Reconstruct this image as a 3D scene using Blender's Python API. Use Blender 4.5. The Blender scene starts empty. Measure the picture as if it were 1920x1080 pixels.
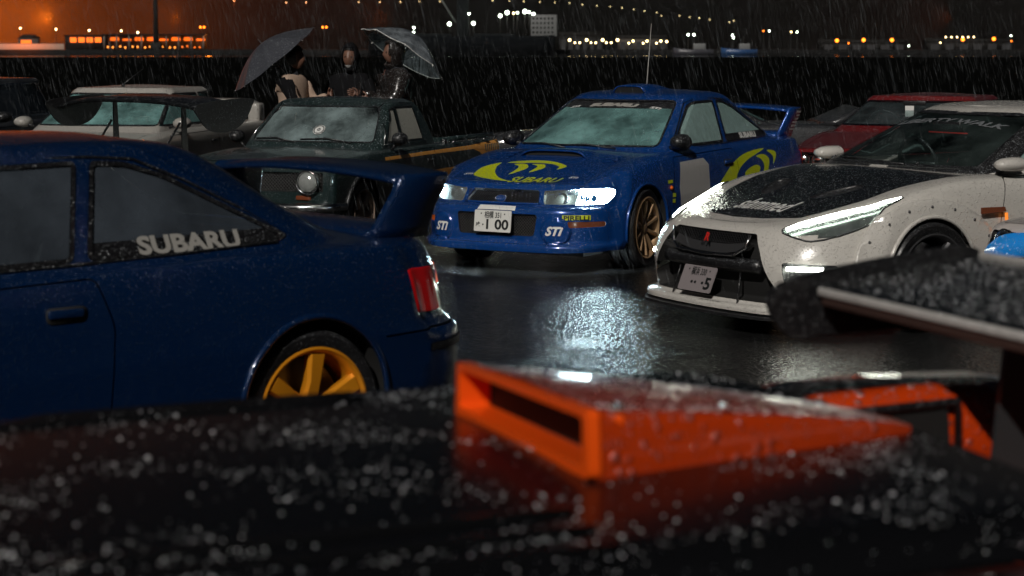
import bpy, bmesh, math, random
import numpy as np
from mathutils import Vector, Matrix
from mathutils.bvhtree import BVHTree

# ---------------------------------------------------------------- camera, world, sun, exposure
S = bpy.context.scene
C = S.collection
R = math.radians
cam_d = bpy.data.cameras.new('camera'); cam = bpy.data.objects.new('camera', cam_d); C.objects.link(cam)
CAM_H, PITCH = 1.71, math.atan(450/3733.3)
cam.location = (0, 0, CAM_H); cam.rotation_euler = (math.pi/2-PITCH, 0, 0)
cam_d.lens = 70; cam_d.sensor_width = 36; cam_d.clip_start = .1; cam_d.clip_end = 9000
cam_d.dof.use_dof = True; cam_d.dof.focus_distance = 15.2; cam_d.dof.aperture_fstop = 4.2; cam_d.dof.aperture_blades = 0
S.camera = cam
SUN_DIR = Vector((-.25, -.78, .60)).normalized()          # towards the flood light behind the photographer
W = bpy.data.worlds.new('World'); S.world = W; W.use_nodes = True
wn = W.node_tree.nodes; wl = W.node_tree.links
sky = wn.new('ShaderNodeTexSky'); sky.sky_type = 'NISHITA'; sky.sun_disc = False
sky.sun_elevation = math.asin(SUN_DIR.z); sky.sun_rotation = math.atan2(SUN_DIR.x, SUN_DIR.y)
wl.new(sky.outputs[0], wn['Background'].inputs[0]); wn['Background'].inputs[1].default_value = .0013
sun_d = bpy.data.lights.new('sun', 'SUN'); sun_d.energy = 2.4; sun_d.angle = R(.8); sun_d.color = (1, .95, .88)
sun = bpy.data.objects.new('sun', sun_d); C.objects.link(sun)
sun.rotation_euler = (-SUN_DIR).to_track_quat('-Z', 'Y').to_euler()
S.view_settings.view_transform = 'Standard'; S.view_settings.look = 'None'; S.view_settings.exposure = 0; S.view_settings.gamma = 1
S.render.engine = 'CYCLES'
S.cycles.use_denoising = True; S.cycles.max_bounces = 6; S.cycles.transparent_max_bounces = 12
S.cycles.sample_clamp_indirect = 3; S.cycles.sample_clamp_direct = 0; S.cycles.caustics_reflective = False; S.cycles.caustics_refractive = False
rnd = random.Random(7)

# ---------------------------------------------------------------- materials
MATS = {}
def nodes(m):
    m.use_nodes = True
    return m.node_tree.nodes, m.node_tree.links, m.node_tree.nodes['Principled BSDF']
def bead_group():
    g = bpy.data.node_groups.new('water_beads', 'ShaderNodeTree')
    g.interface.new_socket('Scale', in_out='INPUT', socket_type='NodeSocketFloat')
    g.interface.new_socket('Height', in_out='OUTPUT', socket_type='NodeSocketFloat')
    g.interface.new_socket('Mask', in_out='OUTPUT', socket_type='NodeSocketFloat')
    n, l = g.nodes, g.links
    gi = n.new('NodeGroupInput'); go = n.new('NodeGroupOutput'); tc = n.new('ShaderNodeTexCoord')
    out = []
    for k, (mul, lo) in enumerate(((1, .5), (2.3, .4))):
        m = n.new('ShaderNodeMath'); m.operation = 'MULTIPLY'; l.new(gi.outputs[0], m.inputs[0]); m.inputs[1].default_value = mul
        v = n.new('ShaderNodeTexVoronoi'); v.feature = 'F1'; l.new(tc.outputs['Object'], v.inputs['Vector']); l.new(m.outputs[0], v.inputs['Scale'])
        sp = n.new('ShaderNodeSeparateColor'); l.new(v.outputs['Color'], sp.inputs[0])
        r = n.new('ShaderNodeMath'); r.operation = 'MULTIPLY_ADD'; l.new(sp.outputs[0], r.inputs[0]); r.inputs[1].default_value = .5; r.inputs[2].default_value = .0
        d = n.new('ShaderNodeMath'); d.operation = 'DIVIDE'; l.new(v.outputs['Distance'], d.inputs[0]); l.new(r.outputs[0], d.inputs[1])
        mr = n.new('ShaderNodeMapRange'); mr.interpolation_type = 'SMOOTHSTEP'; l.new(d.outputs[0], mr.inputs[0])
        mr.inputs[1].default_value = 1; mr.inputs[2].default_value = lo*.4; mr.inputs[3].default_value = 0; mr.inputs[4].default_value = 1
        out.append(mr)
    mx = n.new('ShaderNodeMath'); mx.operation = 'MAXIMUM'; l.new(out[0].outputs[0], mx.inputs[0]); l.new(out[1].outputs[0], mx.inputs[1])
    l.new(mx.outputs[0], go.inputs[0]); l.new(mx.outputs[0], go.inputs[1])
    return g
BEADS = bead_group()
def add_beads(m, b, scale, strength, dist=.004, coat=False, shine=.75):
    n, l = m.node_tree.nodes, m.node_tree.links
    g = n.new('ShaderNodeGroup'); g.node_tree = BEADS; g.inputs[0].default_value = scale
    bp = n.new('ShaderNodeBump'); bp.inputs['Strength'].default_value = min(1, strength*1.8); bp.inputs['Distance'].default_value = dist*1.5
    l.new(g.outputs[0], bp.inputs['Height'])
    l.new(bp.outputs[0], b.inputs['Coat Normal' if coat else 'Normal'])
    if not coat: l.new(bp.outputs[0], b.inputs['Coat Normal'])
    # drops take a silver metal colour that stands in for bright glints
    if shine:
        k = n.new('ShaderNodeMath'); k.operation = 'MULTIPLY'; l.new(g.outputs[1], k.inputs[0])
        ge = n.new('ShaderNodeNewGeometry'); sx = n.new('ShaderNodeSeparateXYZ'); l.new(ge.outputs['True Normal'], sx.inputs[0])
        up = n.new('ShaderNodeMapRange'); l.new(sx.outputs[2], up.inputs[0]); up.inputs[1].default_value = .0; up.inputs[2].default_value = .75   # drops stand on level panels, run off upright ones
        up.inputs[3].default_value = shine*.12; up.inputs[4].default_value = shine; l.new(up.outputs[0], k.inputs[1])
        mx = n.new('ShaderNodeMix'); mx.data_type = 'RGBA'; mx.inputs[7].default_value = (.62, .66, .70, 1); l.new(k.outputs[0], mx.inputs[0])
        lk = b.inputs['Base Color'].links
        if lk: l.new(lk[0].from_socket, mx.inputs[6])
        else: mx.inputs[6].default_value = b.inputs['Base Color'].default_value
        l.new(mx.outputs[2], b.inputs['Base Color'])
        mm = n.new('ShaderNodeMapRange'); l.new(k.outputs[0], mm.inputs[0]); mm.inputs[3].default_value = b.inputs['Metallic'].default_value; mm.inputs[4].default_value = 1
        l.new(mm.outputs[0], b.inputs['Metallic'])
    return g
def pbr(name, col, rough=.4, metal=0, coat=0, beads=None, emit=0, ecol=None, spec=.5, vary=0, vscale=6, shine=.75):
    if name in MATS: return MATS[name]
    m = bpy.data.materials.new(name); n, l, b = nodes(m)
    b.inputs['Base Color'].default_value = (*col, 1); b.inputs['Roughness'].default_value = rough; b.inputs['Metallic'].default_value = metal
    b.inputs['Coat Weight'].default_value = coat; b.inputs['Coat Roughness'].default_value = .09; b.inputs['Specular IOR Level'].default_value = spec
    if emit:
        b.inputs['Emission Color'].default_value = (*(ecol or col), 1); b.inputs['Emission Strength'].default_value = emit
    if vary:
        tc = n.new('ShaderNodeTexCoord'); t = n.new('ShaderNodeTexNoise'); t.inputs['Scale'].default_value = vscale; t.inputs['Detail'].default_value = 6
        l.new(tc.outputs['Object'], t.inputs['Vector'])
        mx = n.new('ShaderNodeMix'); mx.data_type = 'RGBA'
        mx.inputs[6].default_value = (*[c*(1-vary) for c in col], 1); mx.inputs[7].default_value = (*[min(1, c*(1+vary)) for c in col], 1)
        l.new(t.outputs[0], mx.inputs[0]); l.new(mx.outputs[2], b.inputs['Base Color'])
    if beads: add_beads(m, b, beads[0]*.72, beads[1], beads[2] if len(beads) > 2 else .004, shine=shine)
    MATS[name] = m
    return m
def glass(name, tint=(.02, .03, .03), alpha=.5, fog=(.3, .42, .42), foglo=.2, foghi=.8, beads=(120, .5, .004), fscale=2.2, streak=1.0, rough=.06):
    """wet window pane: clear where wiped or dry, milky where condensation sits on it; fog amount follows noise"""
    if name in MATS: return MATS[name]
    m = bpy.data.materials.new(name); n, l, b = nodes(m)
    out = n['Material Output']
    tc = n.new('ShaderNodeTexCoord'); mp = n.new('ShaderNodeMapping'); mp.inputs['Scale'].default_value = (1, 1, streak)
    l.new(tc.outputs['Object'], mp.inputs[0])
    t = n.new('ShaderNodeTexNoise'); t.inputs['Scale'].default_value = fscale; t.inputs['Detail'].default_value = 5; t.inputs['Roughness'].default_value = .62
    l.new(mp.outputs[0], t.inputs['Vector'])
    mr = n.new('ShaderNodeMapRange'); l.new(t.outputs[0], mr.inputs[0]); mr.inputs[1].default_value = .34; mr.inputs[2].default_value = .68
    mr.inputs[3].default_value = foglo; mr.inputs[4].default_value = foghi
    b.inputs['Base Color'].default_value = (*fog, 1); b.inputs['Roughness'].default_value = rough; b.inputs['Specular IOR Level'].default_value = .5
    tr = n.new('ShaderNodeBsdfTransparent'); tr.inputs[0].default_value = (.75, .85, .85, 1)
    gl = n.new('ShaderNodeBsdfGlossy'); gl.inputs['Roughness'].default_value = .03
    fr = n.new('ShaderNodeFresnel'); fr.inputs[0].default_value = 1.5
    g = add_beads(m, b, beads[0], beads[1], beads[2], shine=0)
    bn = [x for x in n if x.type == 'BUMP'][0]
    l.new(bn.outputs[0], gl.inputs['Normal'])
    m1 = n.new('ShaderNodeMixShader'); l.new(fr.outputs[0], m1.inputs[0]); l.new(tr.outputs[0], m1.inputs[1]); l.new(gl.outputs[0], m1.inputs[2])
    m2 = n.new('ShaderNodeMixShader'); l.new(mr.outputs[0], m2.inputs[0]); l.new(m1.outputs[0], m2.inputs[1]); l.new(b.outputs[0], m2.inputs[2])
    l.new(m2.outputs[0], out.inputs['Surface'])
    MATS[name] = m
    return m

# ---------------------------------------------------------------- mesh helpers
def pchip(x, y, q):
    """monotone cubic through (x, y), y may be (n, m); x increasing"""
    x = np.asarray(x, float); y = np.asarray(y, float); q = np.asarray(q, float)
    one = y.ndim == 1
    if one: y = y[:, None]
    h = np.diff(x)[:, None]; d = np.diff(y, axis=0)/h
    n = len(x); m = np.zeros_like(y)
    if n == 2: m[:] = d[0]
    else:
        w1 = 2*h[1:]+h[:-1]; w2 = h[1:]+2*h[:-1]
        with np.errstate(divide='ignore', invalid='ignore'):
            mm = (w1+w2)/(w1/d[:-1]+w2/d[1:])
        m[1:-1] = np.where(d[:-1]*d[1:] > 0, mm, 0)
        m[0] = d[0]; m[-1] = d[-1]
    i = np.clip(np.searchsorted(x, q, side='right')-1, 0, n-2)
    t = ((q-x[i])/h[i, 0])[:, None]; t = np.clip(t, 0, 1)
    hh = h[i]
    r = (2*t**3-3*t**2+1)*y[i]+(t**3-2*t**2+t)*hh*m[i]+(-2*t**3+3*t**2)*y[i+1]+(t**3-t**2)*hh*m[i+1]
    return r[:, 0] if one else r
def prof(pts, x):
    pts = sorted(pts); a = np.array(pts, float)
    if len(pts) == 1: return np.full(len(x), a[0, 1])
    return pchip(a[:, 0], a[:, 1], np.clip(x, a[0, 0], a[-1, 0]))

def belt(L, nf=14, nc=9, ns=72):
    """half outline of a horizontal slice: nose centre -> corner -> side -> tail corner -> tail centre"""
    def end(xc, sgn, w, bow, cw, cd, n1):
        yc = w-cw
        y1 = np.linspace(0, yc, n1, endpoint=False)
        th = np.linspace(0, math.pi/2, nc)
        y2 = yc+cw*np.sin(th); x2 = cd*(1-np.cos(th))
        y = np.concatenate([y1, y2]); x = np.concatenate([np.zeros(n1), x2])+bow*(y/w)**2
        return xc-sgn*x, y
    wf = prof(L['w'], np.array([L['xf']]))[0]; wr = prof(L['w'], np.array([L['xr']]))[0]
    fx, fy = end(L['xf'], 1, wf, L.get('bf', .06), L.get('cw', .12), L.get('cd', .14), nf)
    rx, ry = end(L['xr'], -1, wr, L.get('br', .05), L.get('cwr', L.get('cw', .12)), L.get('cdr', L.get('cd', .14)), 10)
    sx = np.linspace(fx[-1], rx[-1], ns+2)[1:-1]; sy = prof(L['w'], sx)
    k = np.linspace(0, 1, len(sx))
    x = np.concatenate([fx, sx, rx[::-1]]); y = np.concatenate([fy, sy, ry[::-1]])
    z = prof(L['z'], x)
    return np.stack([x, y, z], 1)
def shell(levels, sub, spine, ncap=12, crown=1.0, cap=True, **kw):
    """full body surface: lofted belts + crowned cap, both halves welded"""
    B = np.stack([belt(L, **kw) for L in levels]); K, N, _ = B.shape
    t = np.arange(K); q = np.concatenate([np.linspace(i, i+1, sub[i], endpoint=False) for i in range(K-1)]+[[K-1]])
    G = pchip(t, B.reshape(K, -1), q).reshape(len(q), N, 3)
    rows = [G]
    if cap:
        top = G[-1]; zs = prof(spine, top[:, 0])
        cr = []
        for k in range(1, ncap+1):
            v = k/ncap
            g = math.sin(v*math.pi/2)**crown
            cr.append(np.stack([top[:, 0], top[:, 1]*(1-v), top[:, 2]+(zs-top[:, 2])*g], 1))
        rows.append(np.stack(cr))
    G = np.concatenate(rows); M = len(G)
    bm = bmesh.new()
    for sgn in (1, -1):
        vs = [[bm.verts.new((p[0], sgn*p[1], p[2])) for p in row] for row in G]
        for i in range(M-1):
            for j in range(N-1):
                f = (vs[i][j], vs[i][j+1], vs[i+1][j+1], vs[i+1][j])
                try: bm.faces.new(f if sgn < 0 else f[::-1])
                except ValueError: pass
    bmesh.ops.remove_doubles(bm, verts=bm.verts[:], dist=1e-4)
    bmesh.ops.dissolve_degenerate(bm, dist=1e-5, edges=bm.edges[:])
    bm.normal_update()
    s = sum(f.normal.z*f.calc_area() for f in bm.faces)
    if s < 0: bmesh.ops.reverse_faces(bm, faces=bm.faces[:])
    bm.normal_update()
    return bm
def in_poly(p, poly):
    x, y = p; c = False; n = len(poly); j = n-1
    for i in range(n):
        xi, yi = poly[i]; xj, yj = poly[j]
        if (yi > y) != (yj > y) and x < (xj-xi)*(y-yi)/(yj-yi)+xi: c = not c
        j = i
    return c
PROJ = {'L': (0, 2, lambda c, n: c.y > 0 and n.y > .02), 'R': (0, 2, lambda c, n: c.y < 0 and n.y < -.02),
        'F': (1, 2, lambda c, n: n.x > .06), 'B': (1, 2, lambda c, n: n.x < -.06), 'T': (0, 1, lambda c, n: n.z > .12)}
def cut(bm, poly, proj, cond=None):
    """split the surface along a polygon seen in side/front/rear/top view; returns new bmesh of the inside, removed from bm"""
    a, b, base = PROJ[proj]
    poly = [tuple(map(float, p)) for p in poly]
    x0 = min(p[0] for p in poly); x1 = max(p[0] for p in poly); y0 = min(p[1] for p in poly); y1 = max(p[1] for p in poly)
    def ok(f):
        c = f.calc_center_median()
        return base(c, f.normal) and (cond is None or cond(c))
    cand = []
    for f in bm.faces:
        u = [v.co[a] for v in f.verts]; w = [v.co[b] for v in f.verts]
        if max(u) >= x0 and min(u) <= x1 and max(w) >= y0 and min(w) <= y1 and ok(f): cand.append(f)
    cand = set(cand); n = len(poly)
    for i in range(n):
        p, q = poly[i], poly[(i+1) % n]
        dx, dy = q[0]-p[0], q[1]-p[1]
        if dx*dx+dy*dy < 1e-10: continue
        e = 1e-4; sx0, sx1 = min(p[0], q[0])-e, max(p[0], q[0])+e; sy0, sy1 = min(p[1], q[1])-e, max(p[1], q[1])+e
        no = Vector((0, 0, 0)); no[a] = -dy; no[b] = dx; no.normalize()
        co = Vector((0, 0, 0)); co[a] = p[0]; co[b] = p[1]
        sub = []
        for f in cand:
            u = [v.co[a] for v in f.verts]; w = [v.co[b] for v in f.verts]
            if max(u) >= sx0 and min(u) <= sx1 and max(w) >= sy0 and min(w) <= sy1:
                s = [(v.co-co).dot(no) for v in f.verts]
                if min(s) < -1e-5 and max(s) > 1e-5: sub.append(f)
        if not sub: continue
        ed = set(e for f in sub for e in f.edges); vs = set(v for f in sub for v in f.verts)
        cand -= set(sub)
        r = bmesh.ops.bisect_plane(bm, geom=sub+list(ed)+list(vs), dist=1e-6, plane_co=co, plane_no=no)
        cand |= set(g for g in r['geom'] if isinstance(g, bmesh.types.BMFace))
        cand = set(f for f in cand if f.is_valid)
    ins = []
    for f in cand:
        c = f.calc_center_median()
        if in_poly((c[a], c[b]), poly): ins.append(f)
    return take(bm, ins)
def take(bm, faces):
    nb = bmesh.new(); mp = {}
    for f in faces:
        vs = []
        for v in f.verts:
            if v not in mp: mp[v] = nb.verts.new(v.co)
            vs.append(mp[v])
        nb.faces.new(vs)
    bmesh.ops.delete(bm, geom=faces, context='FACES')
    nb.normal_update(); bm.normal_update()
    return nb
def push(bm, d):
    bm.normal_update()
    ns = [(v, v.normal.copy()) for v in bm.verts]
    for v, n in ns: v.co += n*d
    return bm
def rim_wall(bm, d):
    """give a cut-out panel a turned-in edge of depth d along its boundary"""
    bm.normal_update()
    ed = [e for e in bm.edges if e.is_boundary]
    ns = {v: v.normal.copy() for v in bm.verts}
    r = bmesh.ops.extrude_edge_only(bm, edges=ed)
    for v in [g for g in r['geom'] if isinstance(g, bmesh.types.BMVert)]:
        o = [e.other_vert(v) for e in v.link_edges if e.other_vert(v) in ns]
        if o: v.co -= ns[o[0]]*d
    return bm
def offset_poly(poly, d):
    """inset a simple polygon by d (positive = inwards)"""
    n = len(poly); A = sum(poly[i][0]*poly[(i+1) % n][1]-poly[(i+1) % n][0]*poly[i][1] for i in range(n))
    s = 1 if A > 0 else -1; out = []
    for i in range(n):
        p0, p1, p2 = Vector(poly[i-1]), Vector(poly[i]), Vector(poly[(i+1) % n])
        a = (p1-p0).normalized(); b = (p2-p1).normalized()
        na = Vector((-a.y, a.x))*s; nb = Vector((-b.y, b.x))*s
        m = (na+nb); k = m.length
        m = m/k if k > 1e-6 else na
        c = max(.35, m.dot(na))
        out.append(tuple(p1+m*(d/c)))
    return out
def round_poly(poly, r, n=4):
    out = []; N = len(poly)
    for i in range(N):
        p0, p1, p2 = Vector(poly[i-1]), Vector(poly[i]), Vector(poly[(i+1) % N])
        a = p0-p1; b = p2-p1; rr = min(r, a.length*.45, b.length*.45)
        s = p1+a.normalized()*rr; e = p1+b.normalized()*rr
        for k in range(n+1):
            t = k/n; out.append(tuple(s*(1-t)**2+p1*2*t*(1-t)+e*t*t))
    return out
def smooth_loop(pts, n=6):
    """closed Catmull-Rom through points"""
    N = len(pts); out = []
    for i in range(N):
        p0, p1, p2, p3 = [Vector(pts[(i+k-1) % N]) for k in range(4)]
        for k in range(n):
            t = k/n
            out.append(tuple(.5*((2*p1)+(p2-p0)*t+(2*p0-5*p1+4*p2-p3)*t*t+(3*p1-p0-3*p2+p3)*t**3)))
    return out
def circ(cx, cy, r, n=28, ry=None):
    return [(cx+r*math.cos(2*math.pi*k/n), cy+(ry or r)*math.sin(2*math.pi*k/n)) for k in range(n)]
def link(o, parent=None):
    C.objects.link(o)
    if parent is not None: o.parent = parent
    return o
def obj(name, bm, mat, parent=None, smooth=True, ang=None):
    me = bpy.data.meshes.new(name)
    if isinstance(bm, tuple): me.from_pydata([tuple(v) for v in bm[0]], [], [tuple(f) for f in bm[1]])
    else: bm.to_mesh(me); bm.free()
    if mat is not None: me.materials.append(mat)
    if smooth:
        me.polygons.foreach_set('use_smooth', [True]*len(me.polygons))
        if ang: me.set_sharp_from_angle(angle=R(ang))
    me.update()
    return link(bpy.data.objects.new(name, me), parent)
def thing(name, label, cat, loc=(0, 0, 0), rz=0, group=None):
    o = bpy.data.objects.new(name, None); o.empty_display_size = .2; C.objects.link(o)
    o.location = loc; o.rotation_euler = (0, 0, rz); o['label'] = label; o['category'] = cat
    if group: o['group'] = group
    return o
def tag(o, label, cat, group=None):
    o['label'] = label; o['category'] = cat
    if group: o['group'] = group
    return o
def pieces(name, bm, mat, parent):
    """link every connected piece of a cut-out as a part of its own"""
    while len(bm.faces):
        seen = {bm.faces[:][0]}; st = list(seen)
        while st:
            f = st.pop()
            for e in f.edges:
                for g in e.link_faces:
                    if g not in seen: seen.add(g); st.append(g)
        obj(name, take(bm, list(seen)), mat, parent)
    bm.free()
def kind(o, k): o['kind'] = k; return o
def box_bm(x0, x1, y0, y1, z0, z1, bev=0, seg=2):
    bm = bmesh.new()
    bmesh.ops.create_cube(bm, size=1, matrix=Matrix.Translation(((x0+x1)/2, (y0+y1)/2, (z0+z1)/2)) @ Matrix.Diagonal((abs(x1-x0), abs(y1-y0), abs(z1-z0), 1)))
    if bev: bmesh.ops.bevel(bm, geom=bm.edges[:], offset=bev, segments=seg, affect='EDGES', profile=.5)
    return bm
def tube_bm(pts, r, n=8, closed=False, bm=None, caps=True):
    bm = bm or bmesh.new(); pts = [Vector(p) for p in pts]; N = len(pts)
    rs = r if isinstance(r, (list, tuple)) else [r]*N
    rings = []; up = None
    for i, p in enumerate(pts):
        if closed: t = (pts[(i+1) % N]-pts[i-1]).normalized()
        else: t = (pts[min(i+1, N-1)]-pts[max(i-1, 0)]).normalized()
        if up is None:
            up = Vector((0, 0, 1)) if abs(t.z) < .9 else Vector((1, 0, 0))
        s = t.cross(up).normalized(); up = s.cross(t).normalized()
        rings.append([bm.verts.new(p+(s*math.cos(2*math.pi*k/n)+up*math.sin(2*math.pi*k/n))*rs[i]) for k in range(n)])
    for i in range(N if closed else N-1):
        a, b = rings[i], rings[(i+1) % N]
        for k in range(n): bm.faces.new((a[k], b[k], b[(k+1) % n], a[(k+1) % n]))
    if caps and not closed:
        bm.faces.new(rings[0]); bm.faces.new(rings[-1][::-1])
    bmesh.ops.recalc_face_normals(bm, faces=bm.faces[:])
    return bm
def prism_bm(poly, d0, d1, axis='y', bev=0, bm=None):
    """extrude a 2D outline; axis y: (x,z) outline, axis x: (y,z), axis z: (x,y)"""
    bm = bm or bmesh.new()
    def P(p, d): return {'y': (p[0], d, p[1]), 'x': (d, p[0], p[1]), 'z': (p[0], p[1], d)}[axis]
    a = [bm.verts.new(P(p, d0)) for p in poly]; b = [bm.verts.new(P(p, d1)) for p in poly]
    n = len(poly); fs = [bm.faces.new(a), bm.faces.new(b[::-1])]
    for i in range(n): fs.append(bm.faces.new((a[i], b[i], b[(i+1) % n], a[(i+1) % n])))
    bmesh.ops.recalc_face_normals(bm, faces=fs)
    if bev: bmesh.ops.bevel(bm, geom=[e for f in fs[:2] for e in f.edges], offset=bev, segments=2, affect='EDGES', profile=.5)
    return bm
def loft_bm(rings, closed=True, caps=True, bm=None):
    bm = bm or bmesh.new()
    rr = [[bm.verts.new(p) for p in r] for r in rings]; n = len(rr[0]); fs = []
    for a, b in zip(rr, rr[1:]):
        for k in range(n if closed else n-1): fs.append(bm.faces.new((a[k], a[(k+1) % n], b[(k+1) % n], b[k])))
    if caps and closed: fs += [bm.faces.new(rr[0][::-1]), bm.faces.new(rr[-1])]
    bmesh.ops.recalc_face_normals(bm, faces=fs)
    return bm
def lathe_bm(profile, n=40, bm=None):
    """profile (r, y) turned about the local y axis"""
    bm = bm or bmesh.new()
    rings = [[bm.verts.new((r*math.cos(2*math.pi*k/n), y, r*math.sin(2*math.pi*k/n))) for k in range(n)] for r, y in profile]
    for a, b in zip(rings, rings[1:]):
        for k in range(n): bm.faces.new((a[k], a[(k+1) % n], b[(k+1) % n], b[k]))
    bmesh.ops.remove_doubles(bm, verts=bm.verts[:], dist=1e-5)
    bmesh.ops.recalc_face_normals(bm, faces=bm.faces[:])
    return bm
def join_bm(bms):
    me = bpy.data.meshes.new('tmp'); out = bmesh.new()
    for b in bms:
        b.to_mesh(me); out.from_mesh(me); b.free()
    bpy.data.meshes.remove(me)
    return out
_tc = {}
def text_shape(body, size=1.0, bold=0.0, shear=0.0, width=None, spacing=1.0):
    """flat lettering as (verts2d, faces), centred, cap height about .7*size; width fits it to a given length"""
    cu = bpy.data.curves.new('t', 'FONT'); cu.body = body; cu.size = size; cu.shear = shear; cu.offset = bold; cu.space_character = spacing
    cu.align_x = 'CENTER'; cu.align_y = 'CENTER'; cu.resolution_u = 3; cu.fill_mode = 'FRONT'
    o = bpy.data.objects.new('t', cu); C.objects.link(o)
    me = bpy.data.meshes.new_from_object(o.evaluated_get(bpy.context.evaluated_depsgraph_get()))
    bpy.data.objects.remove(o); bpy.data.curves.remove(cu)
    bm = bmesh.new(); bm.from_mesh(me); bpy.data.meshes.remove(me)
    bmesh.ops.triangulate(bm, faces=bm.faces[:])
    if len(bm.verts):
        xs = [v.co.x for v in bm.verts]; ys = [v.co.y for v in bm.verts]
        cx, cy = (min(xs)+max(xs))/2, (min(ys)+max(ys))/2; k = width/(max(xs)-min(xs)) if width else 1
        for v in bm.verts: v.co = Vector(((v.co.x-cx)*k, v.co.y-cy, 0))
    return bm
def slice_bm(bm, step, axis=0):
    xs = [v.co[axis] for v in bm.verts]
    if not xs: return bm
    x = min(xs)+step
    no = Vector((0, 0, 0)); no[axis] = 1
    while x < max(xs):
        co = Vector((0, 0, 0)); co[axis] = x
        bmesh.ops.bisect_plane(bm, geom=bm.verts[:]+bm.edges[:]+bm.faces[:], dist=1e-6, plane_co=co, plane_no=no)
        x += step
    return bm
def stick(bm, origin, u, v, bvh=None, lift=.002, back=.5, step=None):
    """lay a flat shape (x,y) on frame origin/u/v; with bvh drop it along the frame normal onto that surface"""
    if step: slice_bm(bm, step, 0); slice_bm(bm, step, 1)
    o, u, v = Vector(origin), Vector(u).normalized(), Vector(v).normalized(); n = u.cross(v).normalized()
    for w in bm.verts:
        p = o+u*w.co.x+v*w.co.y
        if bvh is not None:
            h = bvh.ray_cast(p+n*back, -n, back+.5)
            if h[0] is not None: p = h[0]
        w.co = p+n*lift
    bm.normal_update()
    s = sum((f.normal.dot(n) for f in bm.faces), 0.0)
    if s < 0: bmesh.ops.reverse_faces(bm, faces=bm.faces[:])
    return bm
def poly_bm(poly):
    bm = bmesh.new(); f = bm.faces.new([bm.verts.new((p[0], p[1], 0)) for p in poly])
    bmesh.ops.triangulate(bm, faces=[f])
    return bm
def Lr(dx): return dx
# ---------------------------------------------------------------- shared car materials and pieces
BLUE = pbr('blue_car_paint', (.001, .048, .235), .26, .3, 1, (95, .35, .003), shine=.40)
BLUE_D = pbr('dark_blue_car_paint', (.0005, .016, .066), .24, .3, 1, (120, .3, .003), shine=.15)
BLK = pbr('black_plastic', (.008, .008, .009), .35, beads=(110, .3, .003))
GAP = pbr('panel_gap_shadow_rubber', (.003, .003, .003), .8)
RUB = pbr('window_rubber', (.006, .006, .007), .3, beads=(140, .4, .003))
TYRE = pbr('tyre_rubber', (.010, .010, .011), .32, beads=(160, .5, .003), vary=.3, vscale=30)
BRONZE = pbr('bronze_wheel_paint', (.42, .27, .15), .35, .5)
GOLD = pbr('gold_wheel_paint', (.72, .27, .012), .34, .25)
STEEL = pbr('brake_disc_steel', (.16, .16, .17), .35, 1)
YEL = pbr('fluorescent_yellow_vinyl', (.50, .57, .004), .35, 0, .6, (95, .35, .003))
WHT = pbr('white_vinyl', (.70, .70, .68), .4, 0, .3, (110, .3, .003))
GREYV = pbr('grey_panel_vinyl', (.42, .41, .40), .45, 0, .4, (95, .4, .003))
PLATE = pbr('number_plate_white', (.66, .66, .63), .4, vary=.04)
INK = pbr('black_ink', (.006, .008, .008), .5)
REDV = pbr('red_vinyl', (.5, .02, .015), .4)
DGREYV = pbr('dark_grey_lettering', (.13, .14, .15), .45)
LGREYV = pbr('pale_grey_lettering', (.30, .29, .27), .45)
MESHM = pbr('grille_black', (.006, .006, .007), .35)
WELL = pbr('wheel_well_black', (.003, .003, .003), .9)
CABIN_IN = pbr('dark_cabin_trim', (.012, .013, .014), .75)
SEAT = pbr('dark_seat_cloth', (.035, .036, .04), .9)
AMBER = pbr('amber_lens', (.75, .13, .01), .12, 0, .6)
AMBER_OLD = pbr('dull_amber_lens', (.16, .045, .02), .15, 0, .6)
REDLENS = pbr('red_tail_lens', (.50, .006, .008), .1, 0, 1)
REDLIT = pbr('lit_red_tail_lens', (.7, .03, .02), .15, 0, 1, emit=1.3, ecol=(1, .16, .07))
CLEARLENS = pbr('pale_reverse_lens', (.55, .55, .55), .12, 0, 1)
CHROME = pbr('wet_chrome_trim', (.62, .63, .64), .16, 1, beads=(160, .3, .002))
BOWL = pbr('headlight_reflector', (.62, .66, .66), .22, 1)
LENS = glass('headlight_lens', foglo=.05, foghi=.35, fog=(.42, .46, .46), beads=(130, .5, .003), fscale=7)
FOG_TEAL = glass('fogged_windscreen', foglo=.03, foghi=.88, fog=(.24, .48, .47), beads=(120, .35, .003), fscale=1.5)
FOG_SIDE = glass('rain_streaked_side_glass', foglo=.75, foghi=.97, fog=(.26, .38, .365), beads=(85, .9, .005), fscale=24, streak=.18)
FOG_DARK = glass('dim_rear_glass', foglo=.02, foghi=.9, fog=(.065, .08, .10), beads=(80, .15, .003), fscale=1.1)
LIT_WHITE = pbr('lit_headlight_white', (.9, .95, .95), .3, emit=240, ecol=(.80, .95, 1))

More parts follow.
